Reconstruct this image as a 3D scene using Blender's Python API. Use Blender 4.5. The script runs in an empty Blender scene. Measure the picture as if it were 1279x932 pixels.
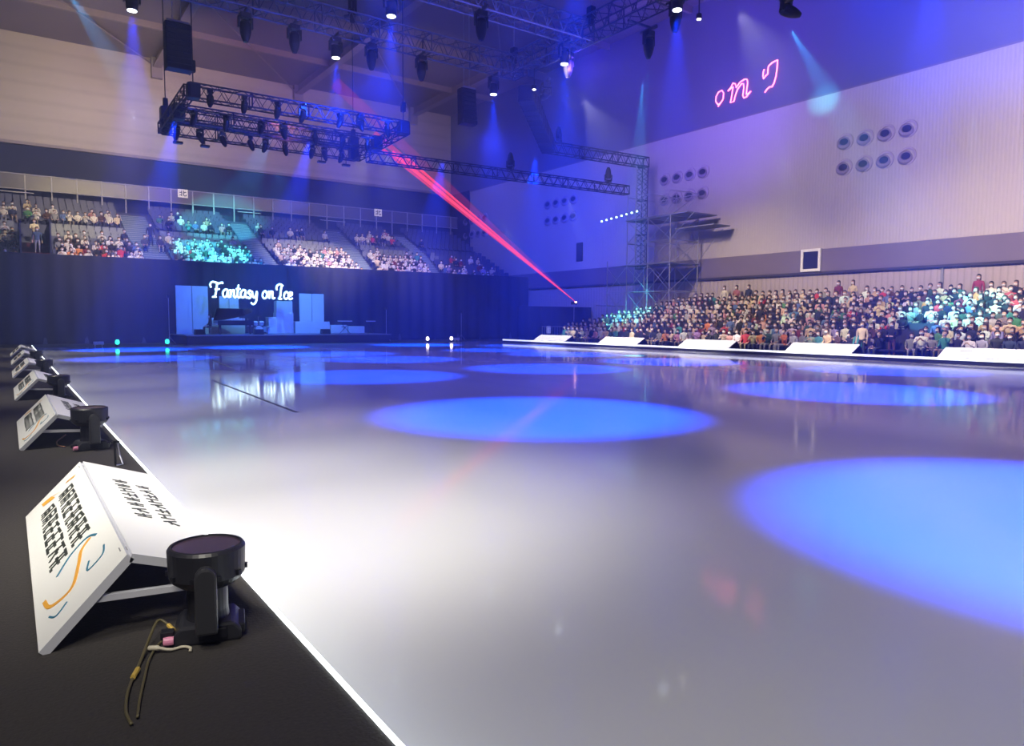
import bpy, bmesh, math, random
import numpy as np
from mathutils import Vector, Matrix
R = math.radians
PI = math.pi
random.seed(7)
SC = bpy.context.scene
COL = SC.collection

# ------------------------------------------------------------------ camera, exposure, world, lights
F_PX = 896.0
yaw, pitch, roll = R(35.1), R(4.15), R(0.3)
fwd = Vector((math.sin(yaw)*math.cos(pitch), math.cos(yaw)*math.cos(pitch), -math.sin(pitch)))
r0 = Vector((math.cos(yaw), -math.sin(yaw), 0)); u0 = r0.cross(fwd)
rt = r0*math.cos(roll)+u0*math.sin(roll); up = -r0*math.sin(roll)+u0*math.cos(roll)
cd = bpy.data.cameras.new('camera'); cam = bpy.data.objects.new('camera', cd); COL.objects.link(cam)
cd.sensor_fit = 'HORIZONTAL'; cd.sensor_width = 36; cd.lens = F_PX/1279*36; cd.clip_end = 300; cd.clip_start = .05
m = Matrix.Identity(4)
for i in range(3):
    m[i][0] = rt[i]; m[i][1] = up[i]; m[i][2] = -fwd[i]
m[0][3], m[1][3], m[2][3] = 0, 0, 1.75
cam.matrix_world = m
SC.camera = cam
vs = SC.view_settings
SC.display_settings.display_device = 'sRGB'
vs.view_transform = 'Standard'; vs.look = 'None'; vs.exposure = 0.0; vs.gamma = 1.0; vs.use_curve_mapping = False
SC.cycles.use_denoising = True
SC.cycles.max_bounces = 6; SC.cycles.diffuse_bounces = 3; SC.cycles.glossy_bounces = 3; SC.cycles.volume_bounces = 0
SC.cycles.transparent_max_bounces = 8; SC.cycles.caustics_reflective = False; SC.cycles.caustics_refractive = False
SC.cycles.sample_clamp_indirect = 4.0
SC.cycles.volume_max_steps = 64
w = bpy.data.worlds.new('hall_ambient'); SC.world = w; w.use_nodes = True
w.node_tree.nodes['Background'].inputs[0].default_value = (.012, .012, .05, 1)
w.node_tree.nodes['Background'].inputs[1].default_value = 1.0

BLUE = (.0, .055, 1.0); CYAN = (.08, .75, 1.0); WARM = (1, .82, .62); MAUVE = (.95, .78, 1.0); WHITE = (1, .95, .86)
def spot(pos, tgt, colr, watts, angle, blend=.3, size=.12, name='spot_light'):
    d = bpy.data.lights.new(name, 'SPOT'); d.energy = watts; d.color = colr; d.spot_size = R(angle); d.spot_blend = blend
    d.shadow_soft_size = size
    o = bpy.data.objects.new(name, d); COL.objects.link(o); o.location = pos
    o.rotation_euler = (Vector(tgt)-Vector(pos)).to_track_quat('-Z', 'Y').to_euler()
    return o
def area(pos, tgt, colr, watts, sx, sy, name='fill_light', spread=180):
    d = bpy.data.lights.new(name, 'AREA'); d.energy = watts; d.color = colr; d.shape = 'RECTANGLE'; d.size = sx; d.size_y = sy
    d.spread = R(spread)
    o = bpy.data.objects.new(name, d); COL.objects.link(o); o.location = pos
    o.rotation_euler = (Vector(tgt)-Vector(pos)).to_track_quat('-Z', 'Y').to_euler()
    return o
# blue moving heads straight down on the ice: (x, y, watts, cone)
BW = 62000
POOLS_VISIBLE = [(4.9, 35.5), (14.1, 35.7), (23.8, 35.9), (14.2, 29.5), (24.0, 29.6), (23.8, 21.8)]
for x, y in POOLS_VISIBLE:
    spot((x, y, 14.85), (x, y, 0), BLUE, BW, 26, .55)
POOLS_NEAR = [(8.2, 10.7, 1.5), (17.6, 9.9, 1.2), (16.4, 21.0, 1.0), (9.2, 21.0, 1.0), (7.9, 1.9, 1.6), (26.5, 13.5, .9)]
for x, y, k in POOLS_NEAR:
    spot((x+.8, y-.6, 15.2), (x, y, 0), BLUE, BW*k, 25, .55)
for x, y, tx, ty in [(8.2, 45, 6, 46), (16, 45, 13, 46.5), (25, 44, 24, 46), (30, 40, 29.5, 41)]:
    spot((x, y, 13.0), (tx, ty, 0), BLUE, BW*1.5, 30, .5)
# warm white wash along the left edge
spot((-2.5, 3.0, 9), (2.3, 6.5, 0), WHITE, 8200, 38, 1.0, .8)
spot((-1.5, 1.0, 8), (.4, 5.0, .4), WHITE, 700, 40, 1.0, .3)
for x, y in ((11, 18), (22, 18), (12, 32), (22, 32), (24, 6)):  # broad purple fill spots added to tint the ice between pools
    spot((x, y, 15.5), (x, y, 0), (.20, .17, 1), 5200, 110, 1.0, 1.6)
spot((-2.0, -3.0, 9), (3.4, 3.0, 0), WHITE, 2600, 80, 1.0, 1.0)
for y, k in [(11, 1.1), (17, 1.1), (23, 1.1), (29, .9), (36, .9), (43, .8)]:
    spot((-2.6, y-2.5, 8), (1.8, y, .2), WHITE, 2600*k, 46, .9, .3)
# unseen area fills and blue spots added on the far wall, the right wall, the stands and the ceiling
area((8, 52, 15.0), (5, 73.8, 19), WARM, 1150, 10, 1.5, spread=100)
area((28, 48, 16), (30, 73.8, 20), (1, .72, .8), 480, 8, 1.5, spread=110)
area((24, 9, 13), (43, 12, 10), (1, .80, .86), 1150, 5, 3, spread=80)
spot((24.8, 16, 15), (43, 17, 24), (.05, .08, 1), 46000, 75, 1.0, .4)
spot((24.8, 30, 15), (43, 36, 21), (.12, .05, 1), 36000, 80, 1.0, .4)
spot((26, 40, 14), (43, 56, 7), (.03, .06, 1), 34000, 85, 1.0, .4)
area((17, 30, 14.2), (17, 45, 25), (.2, .18, 1), 800, 16, 6)
spot((17, 36, 15), (17, 58.2, 3), (.01, .05, 1), 26000, 110, 1.0, .4)
# stands
spot((7, 50.8, 14.6), (6, 61, 7), WARM, 8500, 62, .9)
spot((22.4, 50.8, 14.4), (22.8, 61, 7), WARM, 15000, 48, .8)
spot((24.0, 50.8, 14.4), (30, 61, 7.5), WARM, 7500, 52, .9)
spot((15.4, 50.8, 14.8), (13.9, 61, 7.2), CYAN, 34000, 27, .35, .05)
spot((24, 18.8, 14), (38.5, 19, 2.6), WARM, 12500, 62, .9)
spot((26.5, 31, 14), (38.5, 32, 2.6), WARM, 10500, 66, .9)
spot((26, 9, 14), (38.5, 10, 2.6), WARM, 7000, 50, .9)
spot((28.5, 19.5, 14.5), (38.9, 17.0, 2.9), CYAN, 60000, 19, .5, .05)
spot((33.05, 33.0, 16.6), (38.6, 39.6, 1.8), CYAN, 70000, 15, .5, .05)
for y in (13.1, 20.6, 27.8, 35.0, 42.3):  # unseen spots added to brighten the boards on the right edge
    spot((27.5, y-1.5, 9), (33.6, y, .4), (1, .97, .95), 6500, 26, .5, .1)
spot((29.3, 20.25, 15.0), (43, 26.9, 15.9), CYAN, 14000, 9, 1, .05)
spot((26.3, 34.9, 14.8), (31.89, 50, 16.3), CYAN, 60000, 8, .4, .05)
spot((3.0, 44, 18.6), (6.9, 51.5, 16.2), CYAN, 90000, 15, .5, .05)
spot((26.3, 25.9, 14.4), (26.3, 26.6, 0), CYAN, 60000, 5, .4, .05)
area((24, 30, 14), (43, 31, 11), (.95, .75, .85), 700, 5, 3, spread=110)  # unseen fill added for the right wall
spot((16, 47, 14.6), (18, 73.8, 21), (1, .3, .35), 3500, 70, 1, .3)
# stage
area((17, 50, 10), (17, 57, 1), (.1, .35, 1), 700, 10, 1)
spot((16, 50.9, 12.4), (16.5, 56.8, 2), (.12, .5, 1), 4200, 75, .8)

# ------------------------------------------------------------------ materials
MATS = {}
def nodes(name):
    mt = bpy.data.materials.new(name); mt.use_nodes = True
    return mt, mt.node_tree, mt.node_tree.nodes['Principled BSDF']
def mat(name, colr, rough=.6, metal=0, noise=0, scale=8, spec=.5, emit=None, es=0, bump=0):
    if name in MATS: return MATS[name]
    mt, nt, b = nodes(name)
    b.inputs['Base Color'].default_value = (*colr, 1); b.inputs['Roughness'].default_value = rough
    b.inputs['Metallic'].default_value = metal; b.inputs['Specular IOR Level'].default_value = spec
    if emit: b.inputs['Emission Color'].default_value = (*emit, 1); b.inputs['Emission Strength'].default_value = es
    if noise or bump:
        tc = nt.nodes.new('ShaderNodeTexCoord'); n = nt.nodes.new('ShaderNodeTexNoise'); n.inputs['Scale'].default_value = scale
        n.inputs['Detail'].default_value = 4
        nt.links.new(tc.outputs['Object'], n.inputs['Vector'])
        if noise:
            mx = nt.nodes.new('ShaderNodeMix'); mx.data_type = 'RGBA'
            mx.inputs['A'].default_value = (*[c*(1-noise) for c in colr], 1); mx.inputs['B'].default_value = (*[min(1, c*(1+noise)) for c in colr], 1)
            nt.links.new(n.outputs['Fac'], mx.inputs['Factor']); nt.links.new(mx.outputs['Result'], b.inputs['Base Color'])
        if bump:
            bp = nt.nodes.new('ShaderNodeBump'); bp.inputs['Strength'].default_value = bump; bp.inputs['Distance'].default_value = .01
            nt.links.new(n.outputs['Fac'], bp.inputs['Height']); nt.links.new(bp.outputs['Normal'], b.inputs['Normal'])
    MATS[name] = mt
    return mt
def glow(name, colr, s):
    if name in MATS: return MATS[name]
    mt = mat(name, (.8, .8, .8), .4, emit=colr, es=s)
    return mt
def ribbed(name, colr, axis, scale, dist=.04, depth=.12, noise=.08):
    mt, nt, b = nodes(name)
    tc = nt.nodes.new('ShaderNodeTexCoord'); wv = nt.nodes.new('ShaderNodeTexWave'); wv.bands_direction = axis
    wv.inputs['Scale'].default_value = scale; wv.inputs['Distortion'].default_value = 0
    nt.links.new(tc.outputs['Object'], wv.inputs['Vector'])
    n = nt.nodes.new('ShaderNodeTexNoise'); n.inputs['Scale'].default_value = .25; nt.links.new(tc.outputs['Object'], n.inputs['Vector'])
    mx = nt.nodes.new('ShaderNodeMix'); mx.data_type = 'RGBA'
    mx.inputs['A'].default_value = (*[c*(1-noise) for c in colr], 1); mx.inputs['B'].default_value = (*[min(1, c*(1+noise)) for c in colr], 1)
    nt.links.new(n.outputs['Fac'], mx.inputs['Factor'])
    m2 = nt.nodes.new('ShaderNodeMix'); m2.data_type = 'RGBA'; m2.blend_type = 'MULTIPLY'
    rp = nt.nodes.new('ShaderNodeValToRGB'); rp.color_ramp.elements[0].position = .0; rp.color_ramp.elements[0].color = (1-depth, 1-depth, 1-depth, 1)
    rp.color_ramp.elements[1].position = .3; rp.color_ramp.elements[1].color = (1, 1, 1, 1)
    nt.links.new(wv.outputs['Fac'], rp.inputs['Fac'])
    m2.inputs['Factor'].default_value = 1
    nt.links.new(mx.outputs['Result'], m2.inputs['A']); nt.links.new(rp.outputs['Color'], m2.inputs['B'])
    nt.links.new(m2.outputs['Result'], b.inputs['Base Color'])
    bp = nt.nodes.new('ShaderNodeBump'); bp.inputs['Strength'].default_value = .5; bp.inputs['Distance'].default_value = dist
    nt.links.new(wv.outputs['Fac'], bp.inputs['Height']); nt.links.new(bp.outputs['Normal'], b.inputs['Normal'])
    b.inputs['Roughness'].default_value = .75
    return mt
def objcol(name, rough=.8, mul=1.0):
    mt, nt, b = nodes(name)
    oi = nt.nodes.new('ShaderNodeObjectInfo')
    nt.links.new(oi.outputs['Color'], b.inputs['Base Color'])
    b.inputs['Roughness'].default_value = rough
    return mt
def ramp_random(name, cols, rough=.8):
    mt, nt, b = nodes(name)
    oi = nt.nodes.new('ShaderNodeObjectInfo'); rp = nt.nodes.new('ShaderNodeValToRGB'); rp.color_ramp.interpolation = 'CONSTANT'
    e = rp.color_ramp.elements
    e[0].position = 0; e[0].color = (*cols[0], 1); e[1].position = 1/len(cols); e[1].color = (*cols[1], 1)
    for i in range(2, len(cols)):
        k = e.new(i/len(cols)); k.color = (*cols[i], 1)
    nt.links.new(oi.outputs['Random'], rp.inputs['Fac']); nt.links.new(rp.outputs['Color'], b.inputs['Base Color'])
    b.inputs['Roughness'].default_value = rough
    return mt
def attrcol(name, rough=.8):
    mt, nt, b = nodes(name)
    a = nt.nodes.new('ShaderNodeAttribute'); a.attribute_name = 'Col'
    nt.links.new(a.outputs['Color'], b.inputs['Base Color']); b.inputs['Roughness'].default_value = rough
    return mt
def ice_mat():
    mt, nt, b = nodes('ice')
    tc = nt.nodes.new('ShaderNodeTexCoord')
    n1 = nt.nodes.new('ShaderNodeTexNoise'); n1.inputs['Scale'].default_value = .35; n1.inputs['Detail'].default_value = 5
    n2 = nt.nodes.new('ShaderNodeTexNoise'); n2.inputs['Scale'].default_value = 14; n2.inputs['Detail'].default_value = 6
    mp = nt.nodes.new('ShaderNodeMapping'); mp.inputs['Scale'].default_value = (1, .35, 1)
    nt.links.new(tc.outputs['Object'], mp.inputs['Vector'])
    nt.links.new(mp.outputs['Vector'], n1.inputs['Vector']); nt.links.new(tc.outputs['Object'], n2.inputs['Vector'])
    mx = nt.nodes.new('ShaderNodeMix'); mx.data_type = 'RGBA'
    mx.inputs['A'].default_value = (.56, .57, .60, 1); mx.inputs['B'].default_value = (.66, .665, .68, 1)
    nt.links.new(n1.outputs['Fac'], mx.inputs['Factor']); nt.links.new(mx.outputs['Result'], b.inputs['Base Color'])
    rr = nt.nodes.new('ShaderNodeMapRange'); rr.inputs['From Min'].default_value = .3; rr.inputs['From Max'].default_value = .7
    rr.inputs['To Min'].default_value = .05; rr.inputs['To Max'].default_value = .12
    nt.links.new(n1.outputs['Fac'], rr.inputs['Value']); nt.links.new(rr.outputs['Result'], b.inputs['Roughness'])
    b.inputs['IOR'].default_value = 1.31
    bp = nt.nodes.new('ShaderNodeBump'); bp.inputs['Strength'].default_value = .04; bp.inputs['Distance'].default_value = .004
    nt.links.new(n2.outputs['Fac'], bp.inputs['Height']); nt.links.new(bp.outputs['Normal'], b.inputs['Normal'])
    return mt
BLACK = mat('black_metal', (.012, .012, .018), .45, .2, spec=.4)
BLACKP = mat('black_plastic', (.018, .018, .024), .38, noise=.3, scale=12)
TRUSSM = mat('truss_aluminium', (.10, .11, .17), .4, .6)
TRUSSD = mat('truss_dark', (.02, .022, .05), .5, .3)
CARPET = mat('black_carpet', (.028, .024, .022), .85, noise=.5, scale=60, bump=.4)
DRAPE = ribbed('stage_drape', (.012, .013, .03), 'X', 1.1, .15, .4)
CREAM = ribbed('cream_wall', (.52, .465, .39), 'Z', .22, .02, .10, .05)
MAUVEW = ribbed('ribbed_wall', (.46, .42, .44), 'Y', 1.6, .02, .07, .05)
LOWW = ribbed('lower_wall', (.42, .36, .38), 'Y', .9, .03, .18, .08)
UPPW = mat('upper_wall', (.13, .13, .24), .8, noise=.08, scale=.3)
BANDM = mat('wall_band', (.16, .13, .20), .7, noise=.12, scale=.5)
NAVY = mat('navy_wall', (.02, .025, .06), .8, noise=.1, scale=.4)
CEIL = mat('ceiling_panel', (.22, .19, .22), .85, noise=.15, scale=.2)
BEAMM = mat('roof_beam', (.30, .25, .25), .6)
CONC = mat('concrete', (.05, .05, .06), .8, noise=.2, scale=2)
ICE = ice_mat()
WHITEP = mat('white_board', (.85, .85, .83), .35)
WEDGE = mat('white_board_edge', (.55, .56, .62), .5)
LEDW = glow('led_strip_white', (.85, .95, 1), 5)
GREYP = mat('grey_plastic', (.25, .25, .27), .5)
STEEL = mat('galvanised_steel', (.45, .46, .52), .4, .7)

# ------------------------------------------------------------------ mesh helpers
class MB:
    def __init__(s): s.v = []; s.f = []; s.mi = []
    def add(s, vs_, fs, mi=0):
        k = len(s.v); s.v += [tuple(v) for v in vs_]; s.f += [tuple(i+k for i in f) for f in fs]; s.mi += [mi]*len(fs); return s
    def box(s, a, b, mi=0, mtx=None):
        x0, y0, z0 = a; x1, y1, z1 = b
        vs_ = [Vector(p) for p in ((x0,y0,z0),(x1,y0,z0),(x1,y1,z0),(x0,y1,z0),(x0,y0,z1),(x1,y0,z1),(x1,y1,z1),(x0,y1,z1))]
        if mtx: vs_ = [mtx @ v for v in vs_]
        return s.add(vs_, [(0,3,2,1),(4,5,6,7),(0,1,5,4),(1,2,6,5),(2,3,7,6),(3,0,4,7)], mi)
    def prism(s, poly, y0, y1, mi=0):   # polygon in xz, extruded along y
        n = len(poly)
        vs_ = [(x, y0, z) for x, z in poly]+[(x, y1, z) for x, z in poly]
        fs = [tuple(range(n)), tuple(range(2*n-1, n-1, -1))]+[((i+1) % n, i, i+n, (i+1) % n+n) for i in range(n)]
        return s.add(vs_, fs, mi)
    def tube(s, pts, r, n=6, mi=0, closed=False, caps=True):
        pts = [Vector(p) for p in pts]; rs = r if isinstance(r, (list, tuple)) else [r]*len(pts)
        k = len(s.v); L = len(pts); nrm = None
        for i, p in enumerate(pts):
            if closed: t = pts[(i+1) % L]-pts[i-1]
            else: t = (pts[min(i+1, L-1)]-pts[max(i-1, 0)])
            if t.length < 1e-9: t = Vector((0, 0, 1))
            t.normalize()
            if nrm is None:
                nrm = t.orthogonal().normalized()
            else:
                nrm = (nrm-t*nrm.dot(t))
                nrm = nrm.normalized() if nrm.length > 1e-6 else t.orthogonal().normalized()
            bn = t.cross(nrm)
            for j in range(n):
                a = 2*PI*j/n
                s.v.append(tuple(p+(nrm*math.cos(a)+bn*math.sin(a))*rs[i]))
        for i in range(L if closed else L-1):
            i2 = (i+1) % L
            for j in range(n):
                j2 = (j+1) % n
                s.f.append((k+i*n+j, k+i*n+j2, k+i2*n+j2, k+i2*n+j)); s.mi.append(mi)
        if caps and not closed:
            s.f.append(tuple(k+j for j in range(n-1, -1, -1))); s.f.append(tuple(k+(L-1)*n+j for j in range(n))); s.mi += [mi, mi]
        return s
    def lathe(s, prof, n=20, mi=0, mtx=None):   # prof [(r, z)] around z
        k = len(s.v)
        for r_, z in prof:
            for j in range(n):
                a = 2*PI*j/n; v = Vector((r_*math.cos(a), r_*math.sin(a), z))
                if mtx: v = mtx @ v
                s.v.append(tuple(v))
        for i in range(len(prof)-1):
            for j in range(n):
                j2 = (j+1) % n
                s.f.append((k+i*n+j, k+i*n+j2, k+(i+1)*n+j2, k+(i+1)*n+j)); s.mi.append(mi)
        s.f.append(tuple(k+j for j in range(n-1, -1, -1))); s.f.append(tuple(k+(len(prof)-1)*n+j for j in range(n))); s.mi += [mi, mi]
        return s
    def build(s, name, mats, parent=None, loc=None, rot=None, smooth=False, bevel=0):
        me = bpy.data.meshes.new(name); me.from_pydata(s.v, [], s.f); me.update()
        if not isinstance(mats, (list, tuple)): mats = [mats]
        for mt in mats: me.materials.append(mt)
        if len(mats) > 1: me.polygons.foreach_set('material_index', s.mi)
        if smooth: me.shade_smooth()
        o = bpy.data.objects.new(name, me); COL.objects.link(o)
        if parent: o.parent = parent
        if loc: o.location = loc
        if rot: o.rotation_euler = rot
        if bevel:
            bv = o.modifiers.new('bevel', 'BEVEL'); bv.width = bevel; bv.segments = 2; bv.limit_method = 'ANGLE'
        return o
def box(name, a, b, mt, parent=None, bevel=0):
    return MB().box(a, b).build(name, mt, parent, bevel=bevel)
def empty(name, loc=(0, 0, 0), rz=0, rot=None):
    o = bpy.data.objects.new(name, None); COL.objects.link(o); o.location = loc; o.rotation_euler = rot or (0, 0, rz)
    o.empty_display_size = .2
    return o
def tag(o, label, cat, group=None, kind=None):
    o['label'] = label; o['category'] = cat
    if group: o['group'] = group
    if kind: o['kind'] = kind
    return o
def struct(o): o['kind'] = 'structure'; return o
CH = {}
def copy_tree(o, parent=None):
    c = o.copy(); COL.objects.link(c); c.parent = parent
    if o.name not in CH: CH[o.name] = list(o.children)
    for ch in CH[o.name]: copy_tree(ch, c)
    return c
def smoothline(pts, n=5):
    P = [Vector(p) for p in pts]; out = []
    for i in range(len(P)-1):
        p0 = P[max(i-1, 0)]; p1 = P[i]; p2 = P[i+1]; p3 = P[min(i+2, len(P)-1)]
        for k in range(n):
            t = k/n
            out.append(.5*((2*p1)+(p2-p0)*t+(2*p0-5*p1+4*p2-p3)*t*t+(3*p1-p0-3*p2+p3)*t**3))
    out.append(P[-1]); return out

# ------------------------------------------------------------------ the setting
struct(box('floor', (-14, -8, -.3), (43, 74, -.06), CONC))
struct(box('floor_ice', (1.07, -6, -.06), (33, 51.5, 0), ICE))
struct(box('floor_far_edge', (1.07, 51.5, -.06), (33, 58, .02), CONC))
struct(box('wall_back_upper', (-14, 73.8, 16.4), (43, 74.3, 25.4), CREAM))
struct(box('wall_back_lower', (-14, 73.9, 0), (43, 74.3, 16.4), NAVY))
struct(box('trim_1', (-14, 73.5, 16.25), (43, 73.85, 16.5), mat('soffit_trim', (.3, .26, .25), .7)))
struct(box('wall_right_lower', (43, -8, 0), (43.4, 74, 5.0), LOWW))
struct(box('wall_right_band', (42.85, -8, 5.0), (43.4, 74, 6.45), BANDM))
struct(box('trim_2', (42.80, -8, 4.86), (43.4, 74, 5.02), mat('band_dark_strip', (.03, .025, .06), .7)))  # darker strip along the bottom of the band
struct(box('wall_right', (43, -8, 6.45), (43.4, 74, 16.2), MAUVEW))
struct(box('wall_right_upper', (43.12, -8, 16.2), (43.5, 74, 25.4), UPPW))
struct(box('trim_3', (42.98, -8, 16.12), (43.4, 74, 16.22), mat('ledge_trim', (.2, .17, .22), .7)))
struct(box('trim_4', (42.9, 19.2, 0), (43.0, 19.35, 4.86), GREYP))
struct(box('wall_recess_side', (42.9, 69.5, 6), (43.05, 73.8, 16.3), NAVY))
struct(box('ceiling', (-14, -8, 25.4), (43.5, 74.3, 25.7), CEIL))
# roof beams running along the hall, with cross members
bb = MB()
for x in (-1, 12.0, 25.0, 38.0):
    bb.box((x-.35, -8, 24.5), (x+.35, 73.5, 24.6)); bb.box((x-.06, -8, 24.6), (x+.06, 73.5, 25.4))
struct(bb.build('ceiling_beams', BEAMM))
bb = MB()
for y in range(2, 74, 9):
    bb.box((-14, y-.12, 24.9), (43, y+.12, 25.4))
for y in range(2, 65, 18):
    for x in (-1, 12, 25):
        bb.tube([(x, y, 24.8), (x+13, y+18, 24.8)], .06, 4)
struct(bb.build('ceiling_bracing', BEAMM))
bb = MB()
for x in (-12, -1, 12.0, 25.0, 38.0):
    bb.box((x-.45, 73.3, 23.6), (x+.45, 73.9, 25.4))
struct(bb.build('trim_5', mat('beam_seat', (.32, .28, .28), .7)))
# square window in the band
wf = MB(); y0, y1, z0, z1 = 26.55, 27.95, 5.05, 6.5; t = .17
wf.box((42.7, y0, z0), (42.9, y1, z0+t)).box((42.7, y0, z1-t), (42.9, y1, z1)).box((42.7, y0, z0+t), (42.9, y0+t, z1-t)).box((42.7, y1-t, z0+t), (42.9, y1, z1-t))
win = struct(wf.build('window_1', WHITEP))
box('window_pane', (42.76, y0+t, z0+t), (42.88, y1-t, z1-t), mat('dark_glass', (.02, .02, .08), .1), win)
struct(box('door_1', (42.93, 50.1, 7.2), (43.0, 50.95, 8.9), NAVY))

# air nozzles on the right wall
def nozzle():
    t = empty('air_nozzle')
    b = MB(); mtx = Matrix.Rotation(-PI/2, 4, 'Y')
    b.lathe([(.50, -.02), (.50, .05), (.46, .07), (.40, .05), (.36, -.02)], 24, mtx=mtx)
    b.build('rim', mat('nozzle_rim', (.42, .36, .46), .5), t, smooth=False)
    c = MB(); m2 = Matrix.Translation((-.0, .10, -.06)) @ Matrix.Rotation(-PI/2+.35, 4, 'Y') @ Matrix.Rotation(.35, 4, 'X')
    c.lathe([(.44, -.06), (.40, .10), (.30, .17), (.25, .16), (.20, .02)], 24, mtx=m2)
    c.build('swivel_cup', mat('nozzle_cup', (.26, .22, .32), .5), t)
    d = MB(); d.lathe([(.24, .10), (.22, .165), (.0, .165)], 20, mtx=m2)
    d.build('dark_mouth', mat('nozzle_mouth', (.02, .02, .06), .6), t)
    return t
nz = nozzle(); first = True
posn = ['far left', 'second from far end', 'third from far end', 'nearest']
grp = {23.4: 'group above square window', 38.3: 'group behind scaffold tower', 53.3: 'group on far blue wall', 68.3: 'group by far corner'}
for gy in (23.4, 38.3, 53.3, 68.3):
    for zi, z in enumerate((12.95, 11.4)):
        for k in range(4):
            o = nz if first else copy_tree(nz); first = False
            o.location = (42.99, gy+1.9-k*1.27, z)
            tag(o, 'round air nozzle, %s row, %s, %s' % (('upper', 'lower')[zi], ('leftmost', 'second from left', 'third from left', 'rightmost')[k], grp[gy]), 'air vent', 'round air nozzles on the right wall')

# ------------------------------------------------------------------ rink edge platforms and led strips
tag(box('edge_platform', (-6, -4, 0), (1.07, 48, .25), CARPET), 'black carpeted walkway platform along the left edge of the ice', 'platform')
tag(box('edge_platform', (33.04, 6, 0), (34.3, 48.3, .22), mat('black_riser', (.01, .01, .03), .6)), 'black low platform along the right edge of the ice under the white boards', 'platform')
tag(box('led_strip', (1.07, -4, .19), (1.09, 48, .258), LEDW), 'glowing white light strip on the left edge of the ice', 'light strip')
tag(box('led_strip', (32.99, 6, .17), (33.04, 48.3, .275), glow('led_strip_dim', (.8, .85, 1), 1.1)), 'white light strip along the right edge of the ice below the boards', 'light strip')

# ------------------------------------------------------------------ tent boards, left
INK = mat('black_print', (.03, .035, .03), .6); ORG = mat('orange_print', (.75, .36, .04), .6); TEALP = mat('blue_print', (.02, .15, .25), .6); GOLDP = mat('pale_gold_print', (.7, .62, .4), .6)
def on_panel(A, B, y_far, y_near):
    """frame of a panel: u runs from far to near along y, v from the lower edge A to the ridge B"""
    A = Vector((A[0], 0, A[1])); B = Vector((B[0], 0, B[1])); d = B-A
    n = Vector((-d.z, 0, d.x)).normalized()
    if n.z < 0: n = -n
    def f(u, v, h=.004):
        p = A+d*v+n*h; return (p.x, y_far+(y_near-y_far)*u, p.z)
    return f
def quad_stroke(mb, f, u0, v0, u1, v1, wd, au, av, h=.004):
    # bar from (u0,v0) to (u1,v1), width wd in metres; au/av = metres per unit
    dx, dy = (u1-u0)*au, (v1-v0)*av; L = math.hypot(dx, dy) or 1; nx, ny = -dy/L*wd/2, dx/L*wd/2
    c = [(u0+nx/au, v0+ny/av), (u0-nx/au, v0-ny/av), (u1-nx/au, v1-ny/av), (u1+nx/au, v1+ny/av)]
    mb.add([f(a, b, h) for a, b in c]+[f(a, b, 0) for a, b in c], [(0, 1, 2, 3), (0, 4, 5, 1), (1, 5, 6, 2), (2, 6, 7, 3), (3, 7, 4, 0)])
def glyph_marks(rng):
    out = []
    kind = rng.randint(0, 3)
    out.append((.05, rng.uniform(.8, .95), .9, .9))
    if kind == 0: out += [(.5, .05, .5, .9), (.1, .5, .85, .5), (.1, .1, .9, .1), (.15, .1, .15, .5)]
    if kind == 1: out += [(.12, .1, .12, .9), (.85, .05, .85, .9), (.2, .6, .75, .6), (.2, .35, .75, .35), (.48, .1, .48, .6)]
    if kind == 2: out += [(.45, .9, .1, .1), (.45, .6, .9, .1), (.2, .5, .8, .5)]
    if kind == 3: out += [(.3, .05, .3, .95), (.05, .45, .55, .45), (.65, .1, .65, .85), (.65, .5, .95, .5), (.65, .1, .95, .1)]
    return out
OUT_A, RIDGE, IN_A = (.06, .255), (.425, .645), (.90, .49)
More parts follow.
